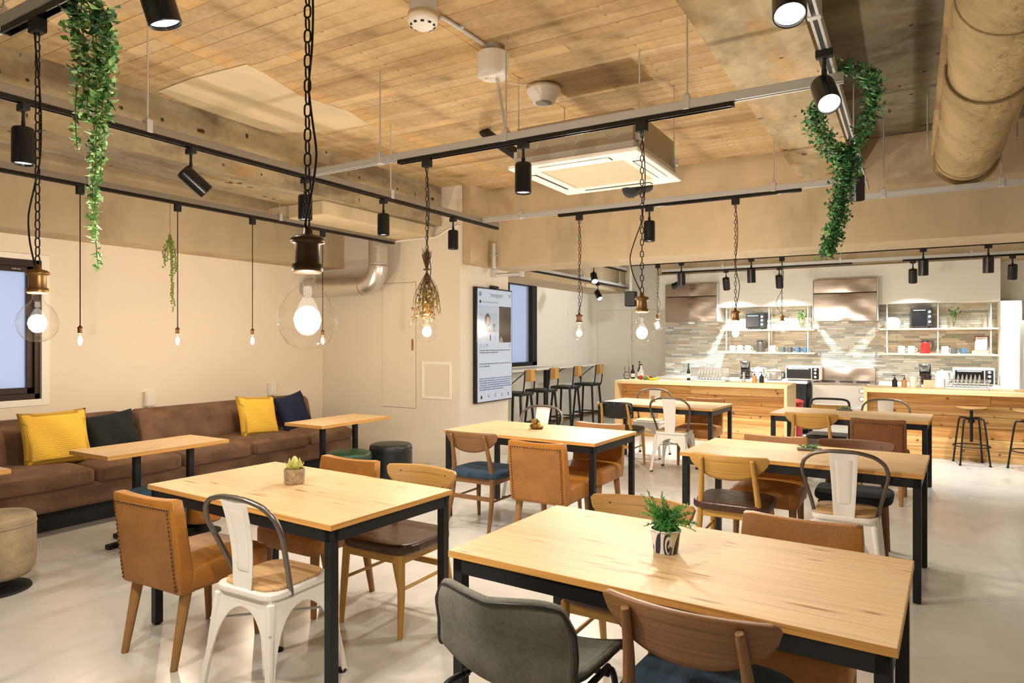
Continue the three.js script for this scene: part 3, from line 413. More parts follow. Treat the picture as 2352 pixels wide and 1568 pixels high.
// insulated duct on the right, steel elbow duct on the left
{
  const o = thing('insulated_duct', 'thick wrapped ventilation duct at the top right', 'duct', [0.375, 2.97, 0]); const pts = [], rad = []; for (let i = 0; i <= 44; i++) { const z = 2.0 - i * 0.194; pts.push([0.0, 0, z]); rad.push(0.217 + 0.006 * Math.sin(i * 1.7) + (i % 6 === 3 ? -0.012 : 0)); }
  const g = limb(pts, rad, 36, 132); uvm(g, 'z'); mesh('wrapping', g, MAT.wrap, o); for (let i = 0; i < 7; i++) { const t = new THREE.TorusGeometry(0.213, 0.008, 6, 40); mesh('band', at(t, 0, 0, -0.6 - i * 0.95), MAT.wrap, o); }
  mesh('flange', at(lathe([[0.2, -0.05], [0.222, -0.05], [0.23, 0], [0.222, 0.05], [0.2, 0.05]], 36).rotateX(Math.PI / 2), 0, -0.02, -6.5), MAT.wrap, o); mesh('seam', limb([[-0.207, 0.06, 1.5], [-0.217, 0.05, -1], [-0.212, 0.08, -3], [-0.217, 0.04, -6.4]], 0.03, 8, 60), MAT.wrap, o);
  for (const z of [-1.5, -5.9]) for (const x of [-0.27, 0.27]) mesh('hanger_rod', bar([x, -0.05, z], [x, 0.35, z], 0.005), MAT.alu, o);
  const e = thing('steel_elbow_duct', 'shiny spiral steel duct bending along the sofa wall', 'duct', [-5.6, 0, -6.22]); const el = []; for (let i = 0; i <= 8; i++) { const a = i / 8 * Math.PI / 2; el.push([-0.24 + 0.24 * Math.cos(a), 2.40 - 0.24 * Math.sin(a), 0]); }
  mesh('vertical_pipe', cyl(0.12, 0.12, 0.32, 2.40, 28), MAT.steel, e); mesh('elbow', limb(el, 0.121, 28, 32), MAT.steel, e); mesh('horizontal_pipe', at(new THREE.CylinderGeometry(0.12, 0.12, 0.99, 28).rotateZ(Math.PI / 2), -0.24 - 0.5, 2.16, 0), MAT.steel, e); for (const y of [2.42, 2.52, 2.62]) mesh('collar', at(new THREE.TorusGeometry(0.121, 0.004, 6, 32).rotateX(Math.PI / 2), 0, y, 0), MAT.steel, e);
  const p = thing('conduit', 'grey conduit with a junction box on the header beam', 'conduit', [0, 0, 0]); mesh('vertical_pipe', bar([-4.36, 2.66, -6.90], [-4.36, 2.32, -6.90], 0.028, 12), MAT.alu, p); mesh('junction_box', at(rb(0.075, 0.1, 0.075, 0.012), -4.36, 2.30, -6.90), MAT.alu, p); mesh('horizontal_pipe', bar([-4.34, 2.275, -6.90], [-3.98, 2.275, -6.90], 0.024, 12), MAT.alu, p); mesh('end_box', at(rb(0.05, 0.07, 0.06, 0.01), -3.97, 2.275, -6.90), MAT.alu, p); mesh('clip', at(rb(0.075, 0.018, 0.06, 0.003), -4.36, 2.52, -6.91), MAT.galv, p);
  const w = thing('conduit', 'curved white conduit from the elbow duct to the pier', 'conduit', [0, 0, 0]); mesh('pipe', limb([[-5.45, 2.70, -6.36], [-5.2, 2.72, -6.42], [-4.9, 2.72, -6.44], [-4.72, 2.80, -6.46], [-4.58, 2.84, -6.47]], 0.013, 8), MAT.plastic, w);
}

// ---------------------------------------------------------------- dining tables
const TT = 0.734;
function diningTable(x, z, turn, label) {
  const o = thing('dining_table', label, 'table', [x, 0, z], turn, 'oak dining tables'); const w = 1.41, d = 0.79;
  const g = at(rb(w, 0.026, d, 0.003), 0, TT - 0.013, 0); shiftUV(g, rnd() * 2, 0.4); mesh('tabletop', g, MAT.oak, o);
  const e = 0.012; for (const [a, b] of [[0, 1], [0, -1]]) mesh('edge_band', at(rb(w + 0.001, 0.024, 0.004, 0.001), 0, TT - 0.013, b * (d / 2 - 0.0012)), MAT.oakEdge, o); for (const a of [1, -1]) mesh('edge_band', at(rb(0.004, 0.024, d + 0.001, 0.001, 'z'), a * (w / 2 - 0.0012), TT - 0.013, 0), MAT.oakEdge, o);
  for (const s of [1, -1]) { mesh('apron', at(rb(w - 0.03, 0.055, 0.03, 0.002), 0, TT - 0.0535, s * (d / 2 - e - 0.015)), MAT.black, o); mesh('apron', at(rb(0.03, 0.055, d - 0.06, 0.002, 'z'), s * (w / 2 - e - 0.015), TT - 0.0535, 0), MAT.black, o); }
  for (const a of [1, -1]) for (const b of [1, -1]) { const l = mesh('leg', at(rb(0.042, TT - 0.03, 0.042, 0.003, 'y'), a * (w / 2 - e - 0.021), (TT - 0.026) / 2 + 0.002, b * (d / 2 - e - 0.021)), MAT.black, o); mesh('foot', at(cyl(0.015, 0.018, 0.012, 0), a * (w / 2 - e - 0.021), 0, b * (d / 2 - e - 0.021)), MAT.rubber, l); }
}
diningTable(-2.722, -2.409, -0.052, 'oak dining table with the potted succulent, nearest the sofa');
diningTable(-0.714, -2.327, -0.046, 'oak dining table with the blue patterned pot, nearest of all');
diningTable(-0.622, -4.842, -0.056, 'oak dining table in the middle of the right row');
diningTable(-2.674, -4.941, -0.04, 'oak dining table in front of the television pier');
diningTable(-0.538, -7.70, -0.07, 'oak dining table in front of the right counter');
diningTable(-2.546, -7.854, -0.06, 'oak dining table in front of the left counter');

// ---------------------------------------------------------------- chairs (sitter faces -z, back at +z)
function leatherChair(name, label, M, Mb, withNails) {
  const o = thing(name, label, 'chair');
  mesh('seat', at(soft(0.46, 0.13, 0.47, 0.035, 10, (v, w, h, d) => { if (v.y > 0) v.y += 0.016 * (1 - (2 * v.x / w) ** 2) * (1 - (2 * v.z / d) ** 2); }), 0, 0.395, -0.015), M, o);
  const bk = (y) => 0.205 + 0.13 * (y - 0.33);
  mesh('backrest', at(soft(0.455, 0.445, 0.085, 0.02, 12, (v, w, h) => { const y = v.y + 0.555; v.z = v.z * (1.08 - 0.3 * (v.y / h + 0.5)) + bk(y) - 0.205 - 0.022 * (1 - (2 * v.x / w) ** 2) * (v.z < 0 ? -1 : 0.6) * 0.4; if (v.y > 0.1) v.y -= 0.012 * (1 - (2 * v.x / w) ** 2) * (v.y / (h / 2)); }), 0, 0.555, 0.205), M, o);
  mesh('back_panel', at(soft(0.405, 0.385, 0.010, 0.005, 8, (v) => { v.z += 0.115 * v.y; }), 0, 0.545, 0.2715), Mb, o);
  if (withNails) {
    const s = new THREE.SphereGeometry(0.0052, 6, 4), list = []; const P = (x, y) => { list.push(at(s.clone(), x, y, 0.2765 + 0.115 * (y - 0.545))); };
    for (let x = -0.198; x <= 0.1981; x += 0.0198) P(x, 0.732); for (const sd of [-1, 1]) for (let y = 0.36; y < 0.73; y += 0.0198) P(sd * 0.198, y);
    mesh('nailhead_trim', merge(list), MAT.nail, o);
  }
  for (const s of [-1, 1]) { mesh('leg', limb([[s * 0.185, 0.335, -0.19], [s * 0.19, 0, -0.205]], [0.026, 0.0155], 10, 2), MAT.legWood, o); mesh('leg', limb([[s * 0.18, 0.335, 0.19], [s * 0.185, 0, 0.255]], [0.027, 0.0165], 10, 2), MAT.legWood, o); }
  return o;
}
function woodChair(name, label, W, seatM, padded) {
  const o = thing(name, label, 'chair');
  const sh = new THREE.Shape(); const N = 40; for (let i = 0; i <= N; i++) { const a = i / N * 2 * Math.PI, c = Math.cos(a), s = Math.sin(a); const k = 0.42; const x = Math.sign(c) * Math.abs(c) ** k * (0.222 - 0.014 * s), y = Math.sign(s) * Math.abs(s) ** k * 0.205; i ? sh.lineTo(x, y) : sh.moveTo(x, y); }
  const sg = new THREE.ExtrudeGeometry(sh, { depth: 0.018, bevelEnabled: true, bevelSize: 0.018, bevelThickness: 0.018, bevelSegments: 4, curveSegments: 12 }); sg.rotateX(-Math.PI / 2); at(sg, 0, 0.425, -0.005); uvm(sg); mesh('seat', sg, seatM, o);
  const WL2 = W; for (const s of [-1, 1]) {
    mesh('leg', limb([[s * 0.185, 0.405, -0.185], [s * 0.195, 0.2, -0.195], [s * 0.20, 0, -0.21]], [0.021, 0.019, 0.013], 10), W, o);
    mesh('leg', limb([[s * 0.20, 0, 0.265], [s * 0.19, 0.22, 0.205], [s * 0.18, 0.42, 0.178], [s * 0.165, 0.60, 0.213], [s * 0.155, 0.748, 0.262]], [0.0135, 0.019, 0.021, 0.017, 0.013], 10), W, o);
    mesh('side_rail', at(rb(0.018, 0.05, 0.36, 0.004, 'z'), s * 0.183, 0.385, 0), W, o); mesh('stretcher', limb([[s * 0.19, 0.235, -0.19], [s * 0.186, 0.235, 0.205]], [0.009, 0.009], 8, 1), W, o);
  }
  mesh('front_rail', at(rb(0.36, 0.05, 0.018, 0.004), 0, 0.385, -0.183), W, o); mesh('rear_rail', at(rb(0.36, 0.045, 0.018, 0.004), 0, 0.385, 0.18), W, o); mesh('rear_stretcher', at(rb(0.37, 0.035, 0.016, 0.004), 0, 0.255, 0.2), W, o);
  if (padded) {
    mesh('backrest', at(soft(0.41, 0.20, 0.035, 0.016, 10, (v, w, h) => { v.z += -0.03 * (2 * v.x / w) ** 2 + 0.25 * v.y; const e = (2 * v.x / w) ** 4; v.y *= 1 - 0.12 * e; }), 0, 0.675, 0.215), padded, o);
    const s = new THREE.SphereGeometry(0.004, 6, 4), list = []; for (let i = 0; i < 56; i++) { const a = i / 56 * 2 * Math.PI, c = Math.cos(a), q = Math.sin(a), x = Math.sign(c) * Math.abs(c) ** 0.35 * 0.192, y = Math.sign(q) * Math.abs(q) ** 0.35 * 0.086; list.push(at(s.clone(), x, 0.675 + y, 0.233 + 0.25 * y - 0.03 * (x / 0.205) ** 2)); } mesh('nailhead_trim', merge(list), MAT.alu, o);
  } else {
    const top = u => 0.772 - 0.004 * u * u, bot = u => { const k = Math.max(0, 1 - Math.abs(u) ** 2.3); return top(u) - 0.028 - 0.132 * Math.pow(k, 0.72); };
    mesh('backrest', sheet((a, v) => { let u = a * 2 - 1; const t = top(u), b = bot(u); const r = Math.abs(u) > 0.93 ? Math.sqrt(Math.max(0, 1 - ((Math.abs(u) - 0.93) / 0.07) ** 2)) : 1; const mid = (t + b) / 2, hh = (t - b) / 2 * r; const y = mid - hh + 2 * hh * v; return [u * 0.246, y, 0.245 + 0.32 * (y - 0.70) - 0.062 * u * u]; }, 40, 8, 0.015), W, o);
    const pl = []; for (const s of [-1, 1]) for (const y of [0.675, 0.735]) pl.push(at(new THREE.CylinderGeometry(0.0045, 0.0045, 0.004, 8).rotateX(Math.PI / 2), s * 0.157, y, 0.2105 + 0.32 * (y - 0.70))); mesh('screw_plug', merge(pl), MAT.darkWood, o);
  }
  return o;
}
function metalChair(name, label, padM) {
  const o = thing(name, label, 'chair'); const yT = 0.44, hw = 0.158, hb = 0.218;
  { const R = 0.06, w = 0.172, s = new THREE.Shape(); s.moveTo(-w + R, -w); s.lineTo(w - R, -w); s.quadraticCurveTo(w, -w, w, -w + R); s.lineTo(w, w - R); s.quadraticCurveTo(w, w, w - R, w); s.lineTo(-w + R, w); s.quadraticCurveTo(-w, w, -w, w - R); s.lineTo(-w, -w + R); s.quadraticCurveTo(-w, -w, -w + R, -w); const g = new THREE.ExtrudeGeometry(s, { depth: 0.012, bevelEnabled: true, bevelSize: 0.008, bevelThickness: 0.009, bevelSegments: 3, curveSegments: 6 }); g.rotateX(-Math.PI / 2); mesh('seat_pan', uvm(at(g, 0, 0.435, 0)), MAT.metalWhite, o); }
  mesh('seat_pad', at(soft(0.325, 0.016, 0.325, 0.008, 8, (v) => { const r = Math.hypot(v.x, v.z); if (r > 0.195) { v.x *= 0.195 / r; v.z *= 0.195 / r; } }), 0, 0.463, 0), padM, o);
  // every leg is an L of two half panels that narrow to the foot, with an arch between the legs
  const half = (() => { const s = new THREE.Shape(); s.moveTo(0, yT); s.lineTo(hw, yT); s.lineTo(hb, 0.012); s.lineTo(hb - 0.026, 0.012); s.bezierCurveTo(hb - 0.045, 0.20, 0.128, 0.372, 0.0, 0.382); s.lineTo(0, yT); return s; })();
  const panel = (flip) => { const g = new THREE.ExtrudeGeometry(half, { depth: 0.004, bevelEnabled: true, bevelSize: 0.0025, bevelThickness: 0.0025, bevelSegments: 2, curveSegments: 14 }); const p = g.attributes.position; for (let i = 0; i < p.count; i++) { const y = p.getY(i), z = p.getZ(i); p.setXYZ(i, p.getX(i) * flip, y, z + hw + (hb - hw) * (yT - y) / yT - 0.004); } if (flip < 0) { const ix = []; for (let i = 0; i < p.count; i += 3) ix.push(i, i + 2, i + 1); g.setIndex(ix); } g.computeVertexNormals(); return uvm(g); };
  for (const [a, b] of [[1, 1], [1, -1], [-1, 1], [-1, -1]]) {
    const g1 = panel(a); if (b < 0) g1.rotateY(0); const A = panel(a * b); // face +z / -z
    const f = merge([b > 0 ? panel(a) : panel(-a).rotateY(Math.PI), a > 0 ? panel(-b).rotateY(Math.PI / 2) : panel(b).rotateY(-Math.PI / 2)]);
    const l = mesh('leg', f, MAT.metalWhite, o); mesh('foot', at(cyl(0.017, 0.02, 0.016, 0, 14), a * (hb - 0.016), 0, b * (hb - 0.016)), MAT.rubber, l);
    mesh('leg_flute', limb([[a * 0.160, 0.41, b * 0.160], [a * (hb - 0.016), 0.03, b * (hb - 0.016)]], [0.02, 0.012], 10, 2), MAT.metalWhite, l);
  }
  mesh('cross_brace', merge([bar([-0.185, 0.30, -0.185], [0.185, 0.30, 0.185], 0.006), bar([0.185, 0.30, -0.185], [-0.185, 0.30, 0.185], 0.006)]), MAT.galv, o);
  const H = []; const arc = [[0.168, 0.425, 0.06], [0.185, 0.52, 0.09], [0.215, 0.645, 0.14], [0.228, 0.715, 0.168], [0.212, 0.775, 0.188], [0.16, 0.818, 0.203], [0.08, 0.838, 0.21]]; for (const p of arc) H.push([-p[0], p[1], p[2]]); H.push([0, 0.842, 0.211]); for (const p of arc.slice().reverse()) H.push(p); mesh('back_hoop', limb(H, 0.0115, 12, 70), MAT.hoop, o);
  mesh('back_splat', sheet((a, v) => { const u = a * 2 - 1, y = 0.45 + 0.385 * v, w = 0.056 + 0.022 * v; return [u * w, y, 0.165 + 0.046 * v - 0.02 * Math.sin(v * Math.PI) + 0.006 * u * u]; }, 6, 12, 0.004), MAT.metalWhite, o);
  mesh('splat_emboss', sheet((a, v) => { const u = a * 2 - 1, y = 0.53 + 0.26 * v, w = 0.034 + 0.012 * v, k = (y - 0.45) / 0.385; return [u * w, y, 0.165 + 0.046 * k - 0.02 * Math.sin(k * Math.PI) + 0.0035]; }, 4, 8, 0.004), MAT.metalWhite, o);
  return o;
}
function shellChair(name, label) {
  const o = thing(name, label, 'chair'); const prof = new THREE.CatmullRomCurve3([V(0, 0.425, -0.235), V(0, 0.45, -0.20), V(0, 0.44, -0.02), V(0, 0.432, 0.13), V(0, 0.465, 0.20), V(0, 0.60, 0.245), V(0, 0.745, 0.275)]);
  const hwid = t => 0.226 + 0.012 * sm(0.5, 0.85, t);
  const f = (u, t) => { const p = prof.getPoint(t), e = Math.abs(u), b = sm(0.55, 0.85, t); let w = hwid(t); if (t > 0.9) w *= Math.sqrt(Math.max(0.05, 1 - ((t - 0.9) / 0.1) ** 2 * 0.25)); const y = p.y + (1 - b) * 0.03 * e * e + 0.05 * e ** 2 * sm(0.12, 0.58, t) * (1 - sm(0.6, 0.86, t)) - (t > 0.94 ? 0.022 * e ** 6 : 0) - b * 0.012 * (1 - e) ** 2 * (t > 0.9 ? 1 : 0); return [u * w, y, p.z - b * 0.07 * e * e]; };
  const sg = sheet((a, v) => f(a * 2 - 1, v), 26, 44, 0.022); mesh('seat_shell', sg, MAT.greySuede, o);
  const ed = []; for (let i = 0; i <= 20; i++) ed.push(f(-1, i / 20)); for (let i = 1; i <= 12; i++) ed.push(f(-1 + 2 * i / 12, 1)); for (let i = 19; i >= 0; i--) ed.push(f(1, i / 20)); mesh('edge_piping', limb(ed, 0.0112, 8, 160), MAT.greySuede, o); mesh('edge_binding', limb(ed.map(p => [p[0] * 1.03, p[1] - 0.006, p[2] + 0.006]), 0.0075, 8, 160), MAT.blackLeather, o);
  const q = 0.011; for (const s of [-1, 1]) { mesh('leg', limb([[s * 0.19, 0.40, -0.16], [s * 0.205, 0.36, -0.185], [s * 0.225, 0, -0.225]], q, 10), MAT.black, o); mesh('leg', limb([[s * 0.19, 0.40, 0.10], [s * 0.21, 0.395, 0.18], [s * 0.225, 0.33, 0.225], [s * 0.235, 0, 0.27]], q, 10), MAT.black, o); mesh('seat_rail', bar([s * 0.19, 0.405, -0.17], [s * 0.19, 0.405, 0.12], q), MAT.black, o); }
  mesh('crossbar', limb([[-0.222, 0.345, 0.222], [0, 0.335, 0.235], [0.222, 0.345, 0.222]], 0.010, 8), MAT.black, o); mesh('crossbar', bar([-0.2, 0.39, -0.15], [0.2, 0.39, -0.15], 0.010), MAT.black, o);
  return o;
}
function tubeChair(name, label) {
  const o = thing(name, label, 'chair'); mesh('seat', at(soft(0.40, 0.05, 0.40, 0.022, 6), 0, 0.44, 0), MAT.blackLeather, o); const q = 0.0125;
  mesh('back_frame', limb([[-0.2, 0.40, 0.17], [-0.2, 0.62, 0.21], [-0.195, 0.78, 0.235], [-0.15, 0.82, 0.242], [0, 0.826, 0.244], [0.15, 0.82, 0.242], [0.195, 0.78, 0.235], [0.2, 0.62, 0.21], [0.2, 0.40, 0.17]], q, 10, 50), MAT.black, o);
  mesh('backrest', at(rb(0.385, 0.14, 0.016, 0.005), 0, 0.69, 0.222), MAT.lightWood, o); for (const s of [-1, 1]) { mesh('leg', limb([[s * 0.19, 0.42, -0.17], [s * 0.205, 0, -0.2]], [q, q], 8, 1), MAT.black, o); mesh('leg', limb([[s * 0.2, 0.42, 0.17], [s * 0.205, 0, 0.23]], [q, q], 8, 1), MAT.black, o); mesh('stretcher', bar([s * 0.197, 0.2, -0.185], [s * 0.203, 0.2, 0.2], 0.009), MAT.black, o); } return o;
}
const PI = Math.PI;
function placer(make) { let first = null; return (x, z, t, label, group) => { if (!first) { first = make(label); first.position.set(x, 0, z); first.rotation.y = t; if (group) first.userData.group = group; return first; } return dup(first, [x, 0, z], t, label, group); }; }
const tanC = placer(l => leatherChair('leather_chair', l, MAT.tan, MAT.tanBack, true)), brownC = placer(l => leatherChair('leather_chair', l, MAT.brownLeather, MAT.brownLeather, true));
const oakBrown = placer(l => woodChair('wooden_chair', l, MAT.lightWood, MAT.brownSeat)), walBlue = placer(l => woodChair('wooden_chair', l, MAT.walnut, MAT.blueSeat)), walNavy = placer(l => woodChair('wooden_chair', l, MAT.darkWood, MAT.navySeat)), blackPad = placer(l => woodChair('wooden_chair', l, MAT.lightWood, MAT.blackLeather, MAT.blackLeather));
const white = placer(l => metalChair('metal_chair', l, MAT.pine));
const g1 = 'tan leather chairs', g2 = 'light wood chairs with brown seats', g3 = 'white metal chairs';
tanC(-3.05, -2.07, 0.03, 'tan studded leather chair seen from behind, nearest the sofa', g1);
tanC(-2.94, -2.75, PI, 'tan leather chair behind the table with the succulent', g1);
tanC(-0.39, -2.66, PI - 0.03, 'tan leather chair behind the table with the blue pot', g1);
tanC(-0.88, -5.10, PI, 'tan leather chair behind the middle table of the right row', g1);
tanC(-2.27, -4.42, 0, 'tan studded leather chair in front of the table by the television', g1);
tanC(-2.32, -5.13, PI, 'tan leather chair behind the table by the television', g1);
tanC(-2.20, -8.10, PI, 'tan leather chair against the left counter', g1);
brownC(-0.25, -7.20, -0.05, 'brown studded leather chair in front of the right counter table');
oakBrown(-2.39, -2.80, PI, 'light wood chair with shiny brown seat behind the succulent table', g2);
oakBrown(-1.05, -2.70, PI, 'light wood chair facing the camera behind the blue pot table', g2);
oakBrown(-0.99, -4.53, 0, 'light wood chair with brown seat before the middle right table', g2);
oakBrown(-0.85, -7.42, 0, 'light wood chair before the table by the right counter', g2);
walBlue(-0.52, -2.02, -0.03, 'walnut chair with blue seat at the bottom edge, nearest of all', 'walnut chairs with blue seats');
walBlue(-2.97, -4.57, 0, 'walnut chair with blue seat in front of the table by the television', 'walnut chairs with blue seats');
walNavy(-0.34, -5.17, PI, 'dark wood chair with navy seat behind the middle right table');
blackPad(-2.95, -7.52, 0, 'light wood chair with black studded back before the left counter table');
white(-2.40, -2.0, 0.02, 'white metal chair with grey hoop, nearest, beside the tan leather chair', g3);
white(-0.34, -4.55, 0, 'white metal chair in front of the middle right table', g3);
white(-3.11, -5.62, PI, 'white metal chair behind the table by the television', g3);
white(-0.24, -8.15, PI, 'white metal chair against the right counter', g3);
white(-2.33, -7.55, 0, 'white metal chair in front of the left counter table', g3);
white(-2.90, -8.35, PI, 'white metal chair against the left counter', g3);
{ const c = shellChair('shell_chair', 'grey green suede chair with black tube legs at the bottom edge'); c.position.set(-1.06, 0, -1.92); c.rotation.y = -0.02; }
{ const c = tubeChair('tube_chair', 'black tube chair with wooden back behind the right counter table'); c.position.set(-0.79, 0, -8.1); c.rotation.y = PI; }

// ---------------------------------------------------------------- sofa with cushions, side tables, poufs
{
  const o = thing('sofa', 'long brown suede sofa along the left wall', 'sofa', [0, 0, 0]); const X0 = WL + 0.02, XF = -5.60, splits = [-1.43, -2.18, -2.925, -3.67, -4.418, -5.148, -5.8];
  mesh('plinth', bx(X0 + 0.1, -5.78, 0, 0.17, -5.75, -1.45, 0.005, 'z'), mat(0x14181a, { rough: 0.7 }), o); mesh('base', at(soft(XF - X0 - 0.02, 0.19, 4.37, 0.03, 10), (X0 + XF) / 2 - 0.01, 0.265, -3.615), MAT.suede, o);
  for (let i = 0; i < 6; i++) { const L = splits[i] - splits[i + 1]; const g = soft(0.88, 0.14, L - 0.012, 0.045, 14, (v, w, h, d) => { if (v.y > 0) { const a = 1 - (2 * v.x / w) ** 4, b = 1 - (2 * v.z / d) ** 4; v.y += 0.022 * a * b + 0.006 * Math.sin(v.x * 19 + i) * Math.sin(v.z * 15 + i * 2) * a * b; } v.x += v.x > 0.3 ? 0.012 * (1 - (2 * v.z / d) ** 2) : 0; }); shiftUV(g, i * 0.37, i * 0.21); mesh('seat_cushion', at(g, XF - 0.44, 0.405, (splits[i] + splits[i + 1]) / 2), MAT.suede, o); }
  for (const [a, b] of [[-1.43, -3.66], [-3.66, -5.148], [-5.148, -5.8]]) { const L = a - b; const g = soft(0.26, 0.42, L - 0.012, 0.08, 18, (v, w, h, d) => { v.x += -0.22 * (v.y + 0.21) + (v.x > 0 ? 0.03 * (1 - (2 * v.z / d) ** 4) * (1 - (2 * v.y / h) ** 2) : 0); const n = Math.max(1, Math.round(d / 0.55)); for (let k = 0; k < n; k++) { const zc = -d / 2 + d * (k + 0.5) / n, r2 = ((v.z - zc) / 0.09) ** 2 + ((v.y - 0.03) / 0.09) ** 2; if (v.x > 0.02) v.x -= 0.03 * Math.exp(-r2); } }); shiftUV(g, a, b); mesh('back_cushion', at(g, -6.36, 0.61, (a + b) / 2), MAT.suede, o); }
  for (const z of [-5.6, -1.7]) mesh('leg', cyl(0.02, 0.025, 0.17, 0, 12, -5.72, z), MAT.blackMatte, o);
}
function pillow(w, h, t, fold = 0) {
  const f = side => (a, b) => { const u = a * 2 - 1, v = b * 2 - 1; const e = Math.pow(Math.max(0, 1 - u ** 6), 0.5) * Math.pow(Math.max(0, 1 - v ** 6), 0.5); const p = 1 - 0.07 * (1 - v * v) * 0; const x = u * w / 2 * (1 - 0.07 * (1 - v * v) * u * u), y = v * h / 2 * (1 - 0.07 * (1 - u * u) * v * v); return [x, y, side * t / 2 * e * (0.65 + 0.35 * Math.cos(u * 1.4) * Math.cos(v * 1.4)) + fold * Math.sin(u * 5 + v * 3) * 0.008 * e]; };
  const N = 20, pos = [], idx = []; for (const s of [1, -1]) { const o = pos.length / 3; for (let j = 0; j <= N; j++) for (let i = 0; i <= N; i++) pos.push(...f(s)(i / N, j / N)); for (let j = 0; j < N; j++) for (let i = 0; i < N; i++) { const a = o + j * (N + 1) + i, b = a + 1, c = a + N + 1, d = c + 1; s > 0 ? idx.push(a, b, c, b, d, c) : idx.push(a, c, b, b, c, d); } }
  const g = new THREE.BufferGeometry(); g.setAttribute('position', new THREE.Float32BufferAttribute(pos, 3)); g.setIndex(idx); const q = weld(g); q.computeVertexNormals(); return uvm(q);
}
function cushion(p, w, h, t, m, lean, roll, yaw, label, group) { const o = solo('cushion', pillow(w, h, t, 1), m, label, 'cushion', group); o.position.set(...p); o.rotation.set(-lean, PI / 2 + yaw, roll, 'YXZ'); return o; }
cushion([-6.03, 0.69, -2.82], 0.50, 0.46, 0.15, MAT.yellow, 0.32, 0.02, -0.12, 'large yellow corduroy cushion at the left end of the sofa', 'yellow cushions'); cushion([-6.12, 0.66, -3.33], 0.46, 0.38, 0.13, MAT.black2, 0.35, 0.10, 0.05, 'black cushion leaning beside the left yellow cushion');
cushion([-6.02, 0.67, -4.79], 0.48, 0.46, 0.15, MAT.yellow, 0.32, -0.06, 0.0, 'yellow cushion beside the navy cushion', 'yellow cushions'); cushion([-6.08, 0.66, -5.33], 0.44, 0.44, 0.14, MAT.navy, 0.32, 0.16, 0.05, 'navy blue cushion at the right end of the sofa');
function sideTable(x, z, L, label, posts) {
  const o = thing('side_table', label, 'table', [x, 0, z], 0, 'narrow tables in front of the sofa'); const g = at(rb(0.50, 0.03, L, 0.004, 'z'), 0, 0.685, 0); mesh('tabletop', shiftUV(g, z, 0.3), MAT.oak, o); mesh('edge_band', at(rb(0.004, 0.029, L, 0.001, 'z'), 0.2495, 0.685, 0), MAT.oakEdge, o); mesh('edge_band', at(rb(0.5, 0.029, 0.004, 0.001), 0, 0.685, L / 2 - 0.0005), MAT.oakEdge, o);
  for (const dz of posts) { mesh('post', at(rb(0.045, 0.64, 0.045, 0.004, 'y'), 0, 0.35, dz), MAT.black, o); mesh('top_plate', at(rb(0.22, 0.012, 0.22, 0.003), 0, 0.664, dz), MAT.black, o); mesh('base', at(merge([rb(0.46, 0.035, 0.05, 0.008), rb(0.05, 0.035, 0.46, 0.008, 'z')]).rotateY(0.12), 0, 0.02, dz), MAT.black, o); }
}
sideTable(-4.93, -2.98, 0.94, 'narrow wooden table in front of the black cushion', [0.13, -0.30]); sideTable(-4.90, -4.87, 0.93, 'narrow wooden table near the pier with the flush door', [0.22, -0.22]); sideTable(-5.0, -1.50, 0.94, 'narrow wooden table cut by the left edge', [0.13, -0.3]);
function pouf(x, z, r, h, m, label, pedestal) {
  const o = thing('pouf', label, 'pouf', [x, 0, z]); const y0 = pedestal ? 0.09 : 0.07; const g = lathe([[0, y0], [r * 0.86, y0], [r * 0.95, y0 + 0.025], [r, y0 + 0.08], [r, h - 0.075], [r * 0.985, h - 0.062], [r, h - 0.05], [r * 0.985, h - 0.02], [r * 0.9, h - 0.004], [r * 0.5, h + 0.006], [0, h + 0.008]], 40); mesh('body', uvm(g), m, o);
  mesh('seat_piping', at(new THREE.TorusGeometry(r * 0.995, 0.005, 6, 48).rotateX(PI / 2), 0, h - 0.056, 0), m, o); if (pedestal) { mesh('stem', cyl(0.05, 0.05, 0.09, 0.01, 20), MAT.blackMatte, o); mesh('base_disc', cyl(r * 0.9, r * 0.88, 0.012, 0, 40), MAT.blackMatte, o); } else for (let i = 0; i < 4; i++) mesh('foot', cyl(0.018, 0.02, 0.075, 0, 12, Math.cos(i * 1.571 + 0.7) * r * 0.7, Math.sin(i * 1.571 + 0.7) * r * 0.7), MAT.blackMatte, o);
}
pouf(-4.70, -1.86, 0.21, 0.45, mat(0xb5a488, { map: suedeTex, rough: 0.95 }), 'round beige pouf at the left edge', true); pouf(-4.70, -2.87, 0.19, 0.42, mat(0x2f5866, { map: denimTex, rough: 0.9 }), 'round teal pouf behind the studded leather chair'); pouf(-4.74, -3.26, 0.15, 0.42, mat(0xb57416, { map: leatherTex, rough: 0.6 }), 'round orange pouf under the table with the succulent', true);
pouf(-4.66, -4.75, 0.22, 0.42, phys(0x1f4a2c, { rough: 0.4, map: leatherTex }), 'round green leather pouf'); pouf(-4.55, -5.24, 0.215, 0.44, phys(0x1c2326, { rough: 0.38, map: leatherTex }), 'round black leather pouf beside the green one');

